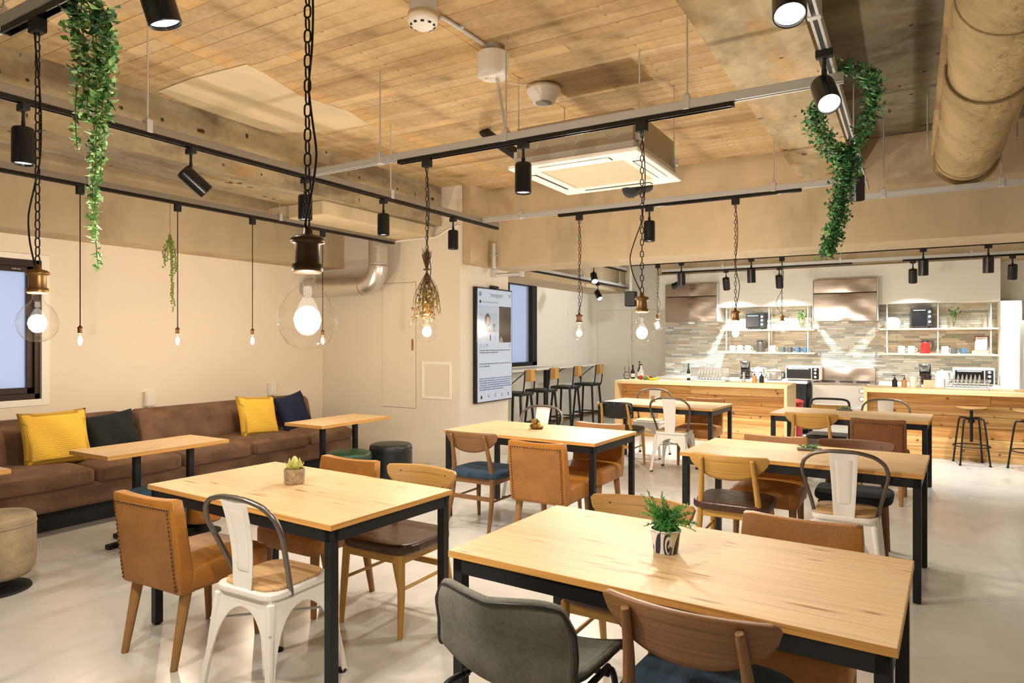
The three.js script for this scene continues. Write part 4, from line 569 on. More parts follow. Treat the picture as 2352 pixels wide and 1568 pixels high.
// ---------------------------------------------------------------- television on the pier
{
  const o = thing('display_screen', 'tall black framed display showing a social feed, on the pier', 'screen', [-4.572, 0.715, -7.18]);
  const img = canvasTex(576, 1024, (c, w, h) => {
    c.fillStyle = '#e6eaf6'; c.fillRect(0, 0, w, h); c.fillStyle = '#20222a'; c.font = 'italic 44px serif'; c.fillText('Instagram', 200, 66); c.lineWidth = 4; c.strokeStyle = '#20222a';
    c.strokeRect(26, 34, 34, 28); c.beginPath(); c.arc(43, 49, 9, 0, 7); c.stroke(); c.beginPath(); c.moveTo(520, 36); c.lineTo(556, 36); c.lineTo(538, 66); c.closePath(); c.stroke();
    c.fillStyle = '#2d313c'; c.beginPath(); c.arc(44, 118, 15, 0, 7); c.fill(); c.font = '22px sans-serif'; c.fillText('the_coworking.cafe official', 78, 126);
    c.fillStyle = '#d2d6de'; c.fillRect(18, 150, 330, 336); c.fillStyle = '#c2c8d2'; c.fillRect(18, 214, 296, 176); // a person in a pale room
    c.fillStyle = '#3b2a22'; c.beginPath(); c.ellipse(160, 285, 46, 62, 0, 0, 7); c.fill(); c.fillRect(114, 290, 44, 92); c.fillStyle = '#d8a98d'; c.beginPath(); c.ellipse(170, 288, 27, 38, 0, 0, 7); c.fill(); c.fillStyle = '#c98f92'; c.beginPath(); c.moveTo(100, 392); c.quadraticCurveTo(165, 320, 232, 392); c.fill(); c.fillStyle = '#8b98a0'; c.fillRect(256, 340, 20, 50); c.fillStyle = '#6f8a70'; c.beginPath(); c.ellipse(266, 330, 26, 20, 0, 0, 7); c.fill();
    c.fillStyle = '#eef0f6'; c.fillRect(18, 396, 330, 92); c.fillStyle = '#3a3032'; c.fillRect(198, 420, 18, 50); c.fillRect(203, 406, 8, 16); c.fillStyle = '#c9ccd6'; c.fillRect(270, 426, 16, 40);
    c.fillStyle = '#3f2e27'; c.fillRect(352, 150, 210, 338); c.fillStyle = '#5a4237'; for (let i = 0; i < 9; i++) c.fillRect(362 + i * 22, 150, 7, 338); c.fillStyle = '#c39c90'; c.beginPath(); c.moveTo(352, 488); c.quadraticCurveTo(392, 380, 420, 488); c.fill();
    c.strokeStyle = '#20222a'; c.lineWidth = 3; c.beginPath(); c.arc(48, 518, 13, 0, 7); c.stroke(); c.beginPath(); c.arc(100, 518, 13, 0, 7); c.stroke(); c.beginPath(); c.moveTo(138, 506); c.lineTo(166, 506); c.lineTo(152, 530); c.closePath(); c.stroke(); c.strokeRect(528, 504, 20, 28);
    const line = (y, x0, x1, col) => { c.fillStyle = col; for (let x = x0; x < x1;) { const k = 6 + Math.floor(rnd() * 16); c.fillRect(x, y, k, 9); x += k + 5; } };
    line(556, 30, 552, '#30343e'); line(576, 30, 330, '#30343e'); line(678, 30, 552, '#4a4e5a'); line(700, 30, 190, '#4a4e5a'); for (let i = 0; i < 6; i++) line(812 + i * 20, 30, i === 5 ? 420 : 552, '#35588f');
    c.fillStyle = '#20222a'; c.beginPath(); c.moveTo(44, 985); c.lineTo(62, 962); c.lineTo(80, 985); c.fill(); c.fillRect(50, 980, 24, 18); c.lineWidth = 3; c.beginPath(); c.arc(178, 976, 11, 0, 7); c.stroke(); c.beginPath(); c.moveTo(186, 986); c.lineTo(196, 996); c.stroke(); c.strokeRect(278, 964, 24, 24); c.beginPath(); c.arc(402, 978, 12, 0, 7); c.stroke(); c.beginPath(); c.arc(512, 972, 8, 0, 7); c.fill(); c.fillRect(502, 982, 20, 10);
  });
  mesh('housing', bx(0.0, 0.055, 0, 1.42, -0.42, 0.42, 0.006), MAT.blackGloss, o);
  const g = new THREE.PlaneGeometry(0.81, 1.39); g.rotateY(PI / 2); at(g, 0.0562, 0.71, 0); const m = mat(0x050505, { rough: 0.15 }); m.emissiveMap = img; m.emissive.setRGB(1, 1, 1); m.emissiveIntensity = 1.45; mesh('screen', g, m, o);
  mesh('camera', at(soft(0.05, 0.035, 0.16, 0.015, 4), 0.03, 1.44, -0.02), MAT.blackMatte, o);
  const L = new THREE.RectAreaLight(0xe6eaff, 0.5, 0.78, 1.36); L.position.set(-4.58 + 0.075, 0.715 + 0.71, -7.18); L.lookAt(0, 1.425, -7.18); L.name = 'screen_light'; scene.add(L);
}
// ---------------------------------------------------------------- wall bar and stools
{
  const o = thing('wall_bar_counter', 'long white bar top fixed along the window wall', 'counter', [-5.5, 0, -9.9]); mesh('top', at(rb(0.40, 0.035, 4.6, 0.004, 'z'), 0.2, 1.02, 0), MAT.whiteGloss, o); for (const z of [-1.9, -0.6, 0.7, 1.9]) { mesh('bracket', merge([bx(0, 0.34, 0.985, 1.003, z - 0.015, z + 0.015), bx(0, 0.02, 0.75, 1.0, z - 0.015, z + 0.015), bar([0.01, 0.78, z], [0.28, 0.985, z], 0.008)]), MAT.blackMatte, o); }
  mesh('post', at(rb(0.06, 1.0, 0.06, 0.004, 'y'), 0.32, 0.5, 0.1), MAT.black, o);
  const stool = placer(l => {
    const s = thing('bar_stool', l, 'stool'); mesh('seat', at(soft(0.38, 0.055, 0.38, 0.022, 6), 0, 0.72, 0), MAT.blackLeather, s); const q = 0.011;
    for (const a of [-1, 1]) for (const b of [-1, 1]) { mesh('leg', limb([[a * 0.15, 0.70, b * 0.15], [a * 0.20, 0, b * 0.20]], [0.02, 0.016], 8, 1), MAT.black, s); }
    for (const a of [-1, 1]) { mesh('footrest', bar([a * 0.184, 0.24, -0.184], [a * 0.184, 0.24, 0.184], 0.010), MAT.black, s); mesh('footrest', bar([-0.184, 0.24, a * 0.184], [0.184, 0.24, a * 0.184], 0.010), MAT.black, s); mesh('back_post', limb([[a * 0.15, 0.70, 0.16], [a * 0.15, 0.78, 0.20], [a * 0.145, 1.06, 0.225]], q, 8), MAT.black, s); }
    for (const [x, k] of [[-0.075, 0], [0.075, 1]]) mesh('back_slat', at(rb(0.14, 0.17, 0.016, 0.004, 'y'), x, 0.985, 0.222), k ? MAT.lightWood : MAT.legWood, s); return s; });
  [[-8.30, 'first bar stool, partly hidden by the television pier'], [-9.05, 'second bar stool from the television pier'], [-9.88, 'third bar stool from the television pier'], [-10.75, 'fourth bar stool, nearest the cupboard doors']].forEach(([z, l]) => stool(-4.86, z, PI / 2, l, 'bar stools at the wall bar'));
}
// ---------------------------------------------------------------- kitchen
const CT = 0.865, CZ = -9.75;
function counter(x0, x1, label) {
  const o = thing('kitchen_counter', label, 'counter', [0, 0, 0]); const zb = CZ - 0.82; mesh('worktop', shiftUV(bx(x0, x1, CT - 0.045, CT, zb, CZ, 0.004), x0, 0), MAT.counterTop, o);
  for (const x of [x0, x1 - 0.04]) mesh('end_panel', bx(x, x + 0.04, 0, CT - 0.045, zb, CZ, 0.003, 'y'), MAT.counterTop, o);
  const n = 6, y0 = 0.0, h = (CT - 0.045 - y0) / n; for (let i = 0; i < n; i++) { let x = x0 + 0.04; const cuts = [x0 + 0.04]; if (i % 2) cuts.push(x0 + (x1 - x0) * rr(0.35, 0.65)); cuts.push(x1 - 0.04); for (let k = 0; k < cuts.length - 1; k++) { const g = bx(cuts[k] + 0.001, cuts[k + 1] - 0.001, y0 + i * h + 0.0015, y0 + (i + 1) * h - 0.0015, CZ - 0.26, CZ - 0.235 + (i % 2) * 0.002, 0.003); shiftUV(g, rnd() * 2.4, rnd() * 0.5); mesh('plank', g, MAT.cedar[Math.floor(rnd() * 3)], o); } }
  mesh('carcass', bx(x0 + 0.045, x1 - 0.045, 0.08, CT - 0.05, zb + 0.02, CZ - 0.262), MAT.white, o); return o;
}
counter(-3.95, -1.45, 'wooden counter with plank front left of the stove'); counter(-0.53, 2.4, 'wooden counter with plank front at the right');
// mosaic of thin stone sticks on the back wall
{
  const pal = [0xcdccc2, 0xbdbcb2, 0xdddcd2, 0xa9a99f, 0xd4ccb8, 0x9a9f99, 0xe6e5dd, 0xbfb198].map(c => new THREE.Color(c)); const gs2 = []; const cols = [];
  const zt = -12.1; for (let y = 0.86, r = 0; y < 2.04; y += 0.0345, r++) for (let x = -3.9 - rnd() * 0.15; x < 1.08;) { const L = rr(0.10, 0.30), x0 = Math.max(x, -3.9), x1 = Math.min(x + L, 1.08); if (x1 - x0 > 0.02) { const h = 0.029 + rr(-0.004, 0.003), d = rr(0.006, 0.014); const g = new THREE.BoxGeometry(x1 - x0 - 0.003, h, d); at(g, (x0 + x1) / 2, y + 0.017, zt + d / 2); const c = pal[Math.floor(rnd() * 8)], k = rr(0.9, 1.08); const a = new Float32Array(24 * 3); for (let i = 0; i < 24; i++) { a[i * 3] = c.r * k; a[i * 3 + 1] = c.g * k; a[i * 3 + 2] = c.b * k; } g.setAttribute('color', new THREE.BufferAttribute(a, 3)); g.deleteAttribute('uv'); gs2.push(g); } x += L; }
  const m = struct('trim_4', mergeGeometries(gs2), mat(0xffffff, { rough: 0.32, vertexColors: true }), null, 'wall of thin grey and beige stone sticks'); m.userData.kind = 'structure';
}
// hoods
const hoodP = placer(l => { const o = thing('range_hood', l, 'hood'); mesh('canopy', bx(-0.44, 0.44, 0, 0.43, -0.60, 0, 0.006), MAT.hood, o); mesh('upper_cover', bx(-0.44, 0.44, 0.435, 0.65, -0.60, -0.006, 0.006), MAT.hood, o); mesh('side_edge', bx(-0.452, -0.441, 0, 0.65, -0.6, 0.002, 0.002), MAT.alu, o); mesh('side_edge', bx(0.441, 0.452, 0, 0.65, -0.6, 0.002, 0.002), MAT.alu, o); mesh('switch', bx(-0.05, 0.05, -0.035, 0.0, -0.12, -0.02, 0.004), MAT.plastic, o); return o; });
{ const a = hoodP(-0.885, -11.5, 0, 'steel range hood with wavy reflections, right of the kitchen bulbs', 'range hoods'); a.position.y = 1.78; const b = hoodP(-3.265, -11.5, 0, 'dull steel range hood next to the cupboard doors', 'range hoods'); b.position.y = 1.80; }
// back worktops, cookers
{
  const o = thing('kitchen_worktop', 'white back worktop under the left shelves', 'worktop', [0, 0, 0]); mesh('top', bx(-3.85, -1.40, 0.80, 0.84, -12.08, -11.38, 0.004), MAT.whiteGloss, o); mesh('cabinet', bx(-3.85, -1.42, 0.08, 0.80, -12.08, -11.42, 0.003), mat(0x1a2124, { rough: 0.5 }), o); mesh('splashback', bx(-3.4, -2.75, 0.845, 1.0, -12.084, -12.07, 0.002), MAT.steel, o);
  const p = thing('kitchen_worktop', 'white back worktop under the right shelves', 'worktop', [0, 0, 0]); mesh('top', bx(-0.42, 1.08, 0.80, 0.84, -12.08, -11.38, 0.004), MAT.whiteGloss, p); mesh('cabinet', bx(-0.42, 1.06, 0.08, 0.80, -12.08, -11.42, 0.003), MAT.white, p);
  const r = thing('cooker', 'steel cooker with dark ringed knobs between the counters', 'cooker', [-0.92, 0, -11.36]); mesh('body', bx(-0.40, 0.42, 0.03, 0.80, -0.72, 0, 0.005), MAT.steel, r); mesh('hob', bx(-0.41, 0.43, 0.80, 0.83, -0.72, 0.02, 0.005), MAT.hood, r); mesh('splashback', bx(-0.41, 0.43, 0.83, 1.04, -0.725, -0.70, 0.003), MAT.hood, r); mesh('oven_door', bx(-0.36, 0.38, 0.12, 0.50, 0, 0.022, 0.006), MAT.steel, r); mesh('door_handle', bar([-0.3, 0.47, 0.05], [0.32, 0.47, 0.05], 0.01), MAT.steel, r);
  for (const y of [0.72, 0.60]) for (const x of [0.28]) { const k = mesh('knob', at(new THREE.CylinderGeometry(0.028, 0.03, 0.025, 20).rotateX(PI / 2), x, y, 0.012), MAT.plastic, r); mesh('knob_ring', at(new THREE.TorusGeometry(0.03, 0.007, 8, 24), x, y, 0.006), mat(0x5a1c18, { rough: 0.5 }), k); } for (const x of [-0.2, 0.05, 0.28]) mesh('pan_support', at(new THREE.TorusGeometry(0.09, 0.008, 6, 24).rotateX(PI / 2), x, 0.84, -0.3), MAT.blackMatte, r);
  const f = thing('fridge', 'steel fridge at the right edge of the kitchen', 'fridge', [1.62, 0, -11.4]); mesh('body', bx(-0.36, 0.4, 0.03, 1.76, -0.6, 0, 0.01), MAT.steel, f); mesh('door', bx(-0.36, 0.4, 0.06, 1.74, 0.0, 0.04, 0.01, 'y'), MAT.steel, f); mesh('handle', bar([-0.30, 0.9, 0.07], [-0.30, 1.4, 0.07], 0.012), MAT.alu, f);
  const b = thing('pedal_bin', 'red bin with lid between the counter and the cooker', 'bin', [-1.57, 0, -11.1]); mesh('body', at(lathe([[0, 0], [0.12, 0], [0.14, 0.02], [0.15, 0.52], [0, 0.52]]), 0, 0, 0), mat(0xa31c18, { rough: 0.4 }), b); mesh('lid', at(lathe([[0, 0.07], [0.11, 0.05], [0.16, 0.03], [0.165, 0], [0, 0]]), 0, 0.525, 0), mat(0xb8322c, { rough: 0.4 }), b);
}
// hanging shelves
function shelfUnit(x0, x1, mids, label) {
  const o = thing('wall_shelf', label, 'shelf', [0, 0, 0]); for (const y of [1.665, 1.285]) mesh('board', bx(x0, x1, y - 0.025, y, -12.08, -11.72, 0.003), MAT.counterTop, o);
  for (const x of [x0 + 0.1, ...mids, x1 - 0.1]) for (const z of [-11.76, -12.02]) mesh('post', bx(x - 0.008, x + 0.008, 1.25, 2.04, z - 0.008, z + 0.008, 0.002, 'y'), MAT.alu, o); return o;
}
shelfUnit(-2.82, -1.335, [-2.03], 'two tier wooden shelf between the hoods'); shelfUnit(-0.42, 1.08, [0.34], 'two tier wooden shelf right of the right hood');
// crockery and appliances
const mug = (c, r = 0.04, h = 0.085) => l => { const o = thing('mug', l, 'mug'); mesh('cup', lathe([[0, 0], [r * 0.9, 0], [r, 0.008], [r, h], [r - 0.004, h], [r - 0.004, 0.008], [0, 0.006]], 24), c, o); mesh('handle', at(new THREE.TorusGeometry(0.024, 0.005, 6, 14), r + 0.012, h * 0.5, 0), c, o); return o; };
const whiteCup = placer(mug(MAT.whiteGloss, 0.046, 0.11)), blueMug = placer(mug(mat(0x3b5a78, { rough: 0.4 }))), greyMug = placer(mug(mat(0x3d474d, { rough: 0.4 })));
function setY(o, y) { o.position.y = y; return o; }
const sz = -11.84, s1 = 1.285, s2 = 1.665, gm = 'mugs on the lower shelves';
[[-2.636, 'first white mug from the left on the lower left shelf'], [-2.513, 'second white mug from the left on the lower left shelf'], [-2.384, 'white mug next to the dark jug'], [-1.99, 'white mug right of the dark jug']].forEach(([x, l]) => setY(whiteCup(x, sz, 0.4, l, gm), s1));
[[0.0, 'white mug left of the red jug'], [-0.13, 'leftmost white mug on the lower right shelf'], [0.43, 'white mug right of the red jug']].forEach(([x, l]) => setY(whiteCup(x, sz, 0.4, l, gm), s1));
[[-1.83, 'leftmost dark grey mug on the lower left shelf'], [-1.72, 'dark grey mug next to the blue mugs']].forEach(([x, l]) => setY(greyMug(x, sz, 0.3, l, gm), s1)); [[-1.60, 'blue mug beside the dark grey mugs'], [-1.48, 'blue mug nearest the right hood']].forEach(([x, l]) => setY(blueMug(x, sz, 0.3, l, gm), s1)); setY(greyMug(0.54, sz, 0.3, 'dark grey mug left of the framed notice', gm), s1); setY(blueMug(0.66, sz, 0.3, 'blue mug left of the framed notice', gm), s1);
const jugP = c => l => { const o = thing('thermal_jug', l, 'jug'); mesh('body', lathe([[0, 0], [0.068, 0], [0.07, 0.01], [0.058, 0.12], [0.045, 0.165], [0.042, 0.18], [0, 0.18]], 24), c, o); mesh('lid', at(lathe([[0, 0.03], [0.03, 0.028], [0.043, 0.012], [0.046, 0], [0, 0]], 20), 0, 0.18, 0), MAT.blackMatte, o); mesh('spout', at(rb(0.03, 0.02, 0.03, 0.006), -0.05, 0.175, 0), MAT.blackMatte, o); mesh('handle', limb([[0.03, 0.195, 0], [0.085, 0.185, 0], [0.095, 0.12, 0], [0.075, 0.06, 0]], 0.008, 8), MAT.blackMatte, o); return o; };
{ const j = jugP(mat(0x4a4540, { rough: 0.35, metal: 0.5 }))('dark thermal jug on the lower left shelf'); j.position.set(-2.18, s1, sz); const k = jugP(phys(0xa8221e, { rough: 0.25 }))('red thermal jug on the lower right shelf'); k.position.set(0.18, s1, sz); }
function oven(x, y, z, w, h, d, label, body, name = 'toaster_oven') { const o = thing(name, label, 'oven', [x, y, z]); mesh('body', bx(-w / 2, w / 2, 0.015, h, -d / 2, d / 2, 0.008), body, o); mesh('door', bx(-w / 2 + 0.015, w / 2 - 0.13 * (w / 0.5), 0.04, h - 0.03, d / 2, d / 2 + 0.012, 0.004), MAT.blackGloss, o); mesh('door_handle', bar([-w / 2 + 0.04, h - 0.045, d / 2 + 0.03], [w / 2 - 0.16 * (w / 0.5), h - 0.045, d / 2 + 0.03], 0.006), MAT.alu, o); mesh('control_panel', bx(w / 2 - 0.115 * (w / 0.5), w / 2 - 0.015, 0.03, h - 0.025, d / 2, d / 2 + 0.008, 0.003), MAT.blackMatte, o); for (const k of [0.3, 0.55, 0.78]) mesh('dial', at(new THREE.CylinderGeometry(0.018, 0.02, 0.018, 16).rotateX(PI / 2), w / 2 - 0.065 * (w / 0.5), h * k, d / 2 + 0.016), MAT.alu, o); for (const a of [-1, 1]) for (const b of [-1, 1]) mesh('foot', cyl(0.012, 0.012, 0.018, 0, 10, a * (w / 2 - 0.04), b * (d / 2 - 0.04)), MAT.rubber, o); return o; }
oven(-1.475, 0.84, -11.62, 0.50, 0.235, 0.32, 'white microwave oven under the left shelves', MAT.plastic, 'microwave_oven'); oven(0.76, 0.84, -11.62, 0.48, 0.25, 0.32, 'white microwave oven behind the right dish rack', MAT.plastic, 'microwave_oven');
oven(-2.25, s2, -11.88, 0.30, 0.27, 0.26, 'black toaster oven on the upper left shelf', MAT.blackMatte); oven(0.13, s2, -11.88, 0.28, 0.31, 0.26, 'black toaster oven on the upper right shelf', MAT.blackMatte);
// coffee makers, kettles, rice pot and cooker
const coffee = placer(l => { const o = thing('coffee_maker', l, 'coffee maker'); mesh('base', bx(-0.075, 0.075, 0, 0.03, -0.1, 0.11, 0.008), MAT.blackMatte, o); mesh('tower', bx(-0.07, 0.07, 0.03, 0.30, -0.1, -0.02, 0.01), MAT.blackMatte, o); mesh('filter_head', at(lathe([[0, 0], [0.05, 0], [0.075, 0.08], [0.08, 0.11], [0, 0.11]], 24), 0, 0.19, 0.03), mat(0x6d6b68, { rough: 0.3, metal: 0.7 }), o); mesh('jug', at(lathe([[0, 0], [0.05, 0], [0.06, 0.04], [0.045, 0.11], [0.04, 0.125], [0, 0.125]], 24), 0, 0.035, 0.03), phys(0x2a1a12, { rough: 0.08 }), o); mesh('jug_handle', limb([[0.045, 0.14, 0.05], [0.085, 0.13, 0.07], [0.075, 0.07, 0.07]], 0.007, 8), MAT.blackMatte, o); return o; });
setY(coffee(-2.38, -11.6, 0.1, 'black coffee maker under the left shelves', 'coffee makers'), 0.84); setY(coffee(0.17, -11.55, -0.1, 'black coffee maker under the right shelves', 'coffee makers'), 0.84);
const kettle = placer(l => { const o = thing('kettle', l, 'kettle'); mesh('body', lathe([[0, 0], [0.085, 0], [0.088, 0.02], [0.08, 0.12], [0.062, 0.19], [0.05, 0.2], [0, 0.205]], 28), MAT.plastic, o); mesh('lid_knob', cyl(0.015, 0.012, 0.02, 0.2), MAT.plastic, o); mesh('spout', limb([[-0.065, 0.13, 0], [-0.11, 0.175, 0]], [0.022, 0.012], 10, 2), MAT.plastic, o); mesh('handle', limb([[0.045, 0.19, 0], [0.11, 0.185, 0], [0.115, 0.1, 0], [0.08, 0.03, 0]], 0.011, 8), MAT.plastic, o); return o; });
setY(kettle(-2.14, -11.42, 0.2, 'white kettle left of the steel rice pot', 'white kettles'), 0.84); setY(kettle(0.38, -11.5, 0.1, 'white kettle left of the right microwave oven', 'white kettles'), 0.84);
{ const o = thing('rice_cooker', 'steel rice cooker left of the microwave oven', 'rice cooker', [-1.90, 0.842, -11.5]); mesh('body', lathe([[0, 0], [0.10, 0], [0.125, 0.02], [0.128, 0.12], [0.12, 0.13], [0, 0.13]], 28), MAT.steel, o); mesh('lid', at(lathe([[0, 0.05], [0.06, 0.045], [0.11, 0.02], [0.122, 0], [0, 0]], 28), 0, 0.13, 0), MAT.pine, o); mesh('handle', limb([[0.12, 0.13, 0], [0.15, 0.12, 0.02], [0.15, 0.05, 0.02], [0.125, 0.03, 0]], 0.012, 8), MAT.blackMatte, o); mesh('foot_ring', at(new THREE.TorusGeometry(0.1, 0.012, 6, 28).rotateX(PI / 2), 0, 0.0125, 0), MAT.blackMatte, o);
  const p = thing('rice_cooker', 'white rice cooker on the upper right shelf', 'rice cooker', [-0.25, s2, -11.86]); mesh('body', lathe([[0, 0], [0.09, 0], [0.105, 0.02], [0.11, 0.10], [0.1, 0.13], [0, 0.13]], 28), MAT.plastic, p); mesh('lid', at(lathe([[0, 0.045], [0.05, 0.04], [0.09, 0.018], [0.1, 0], [0, 0]], 24), 0, 0.13, 0), MAT.plastic, p); }
const jarP = (n, cat, h, r) => l => { const o = thing(n, l, cat); mesh('glass', lathe([[0, 0], [r, 0], [r, h], [r - 0.003, h], [r - 0.003, 0.004], [0, 0.004]], 24), MAT.glass, o); return o; };
{ const a = placer(jarP('glass_jar', 'jar', 0.22, 0.05)), gg = 'glass jars on the upper right shelf'; [[-0.06, 'clear glass jar beside the black toaster oven'], [0.74, 'clear glass jar right of the leafy vase'], [0.91, 'clear glass jar at the right end of the upper shelf']].forEach(([x, l]) => setY(a(x, -11.86, 0, l, gg), s2)); const b = placer(jarP('glass_jar', 'jar', 0.10, 0.035)); [[0.37, 'short glass jar left of the leafy vase']].forEach(([x, l]) => setY(b(x, -11.82, 0, l, gg), s2)); setY(b(-1.72, -11.84, 0, 'short glass jar on the upper left shelf', 'short jars'), s2); }
const vase = placer(l => { const o = thing('leafy_vase', l, 'plant'); mesh('vase', lathe([[0, 0], [0.04, 0], [0.055, 0.03], [0.045, 0.10], [0.03, 0.13], [0.027, 0.13], [0.042, 0.09], [0.05, 0.03], [0, 0.005]], 20), MAT.glass, o); for (let i = 0; i < 26; i++) { const a = rnd() * 6.3, t = rr(0.15, 0.8); const m = mesh('leaf', leafG, MAT.leaf[Math.floor(rnd() * 3)], o); m.scale.setScalar(rr(1.6, 2.6)); m.position.set(Math.cos(a) * t * 0.09, 0.14 + rr(0, 0.15), Math.sin(a) * t * 0.07); m.rotation.set(rr(-1, 1), a, rr(-1, 1)); } mesh('stems', merge([0, 1, 2, 3, 4].map(i => bar([0, 0.02, 0], [Math.cos(i * 1.3) * 0.05, 0.2, Math.sin(i * 1.3) * 0.04], 0.003, 5))), MAT.stem, o); return o; });
const leafG = (() => { const g = new THREE.BufferGeometry(); g.setAttribute('position', new THREE.Float32BufferAttribute([0, 0, 0, 0.0075, 0.010, 0.002, -0.0075, 0.010, 0.002, 0, 0.012, -0.001, 0, 0.028, -0.004], 3)); g.setIndex([0, 1, 3, 0, 3, 2, 3, 1, 4, 3, 4, 2]); g.computeVertexNormals(); return uvm(g); })();
setY(vase(-1.55, -11.86, 0, 'small leafy vase on the upper left shelf', 'leafy vases'), s2); setY(vase(0.54, -11.86, 1, 'leafy vase on the upper right shelf', 'leafy vases'), s2);
{ const o = thing('framed_notice', 'framed paper notice on a wooden stand on the lower right shelf', 'notice', [0.87, s1, -11.86], -0.25); mesh('stand', bx(-0.10, 0.10, 0, 0.05, -0.05, 0.06, 0.004), MAT.pine, o); const f = mesh('frame', bx(-0.085, 0.085, 0, 0.22, -0.008, 0.008, 0.003), mat(0x6a3a2a, { rough: 0.5 }), o); f.position.set(0, 0.045, 0.0); f.rotation.x = -0.2; mesh('paper', bx(-0.072, 0.072, 0.014, 0.206, 0.008, 0.0095, 0.0005), mat(0xffffff, { map: canvasTex(96, 128, c => { c.fillStyle = '#f4f1f4'; c.fillRect(0, 0, 96, 128); c.fillStyle = '#9a93a8'; for (let i = 0; i < 9; i++) c.fillRect(14, 18 + i * 11, 40 + (i * 37 % 28), 3); }), rough: 0.6 }), f); const pp = f.children[0].geometry; const uv = pp.attributes.uv; for (let i = 0; i < uv.count; i++) uv.setXY(i, (uv.getX(i) + 0.072) / 0.144, (uv.getY(i) - 0.014) / 0.192); }
// things on the counters
const pump = (c) => l => { const o = thing('soap_pump', l, 'bottle'); mesh('bottle', lathe([[0, 0], [0.03, 0], [0.032, 0.005], [0.032, 0.085], [0.02, 0.10], [0.012, 0.105], [0, 0.105]], 20), c, o); mesh('pump', merge([cyl(0.012, 0.012, 0.02, 0.103, 12), cyl(0.004, 0.004, 0.03, 0.12, 8), at(rb(0.045, 0.01, 0.014, 0.003), -0.012, 0.152, 0)]), MAT.blackMatte, o); return o; };
{ const bp = placer(pump(MAT.blackMatte)), am = placer(pump(phys(0xb8834a, { rough: 0.25 }))); setY(bp(-1.88, -10.3, 0.2, 'black soap pump on the left counter', 'soap pumps'), CT); setY(bp(-0.19, -10.3, 0.2, 'black soap pump on the right counter', 'soap pumps'), CT); setY(am(-1.98, -10.3, 0.3, 'amber soap pump on the left counter', 'soap pumps'), CT); setY(am(-0.08, -10.3, 0.3, 'amber soap pump on the right counter', 'soap pumps'), CT); }
const bottleP = (c, h, r) => l => { const o = thing('bottle', l, 'bottle'); mesh('body', lathe([[0, 0], [r, 0], [r, h * 0.55], [r * 0.4, h * 0.75], [r * 0.36, h], [0, h]], 20), c, o); mesh('label', lathe([[r + 0.0006, h * 0.15], [r + 0.0006, h * 0.42]], 20), MAT.plastic, o); mesh('cap', cyl(r * 0.42, r * 0.42, 0.02, h, 12), MAT.blackMatte, o); return o; };
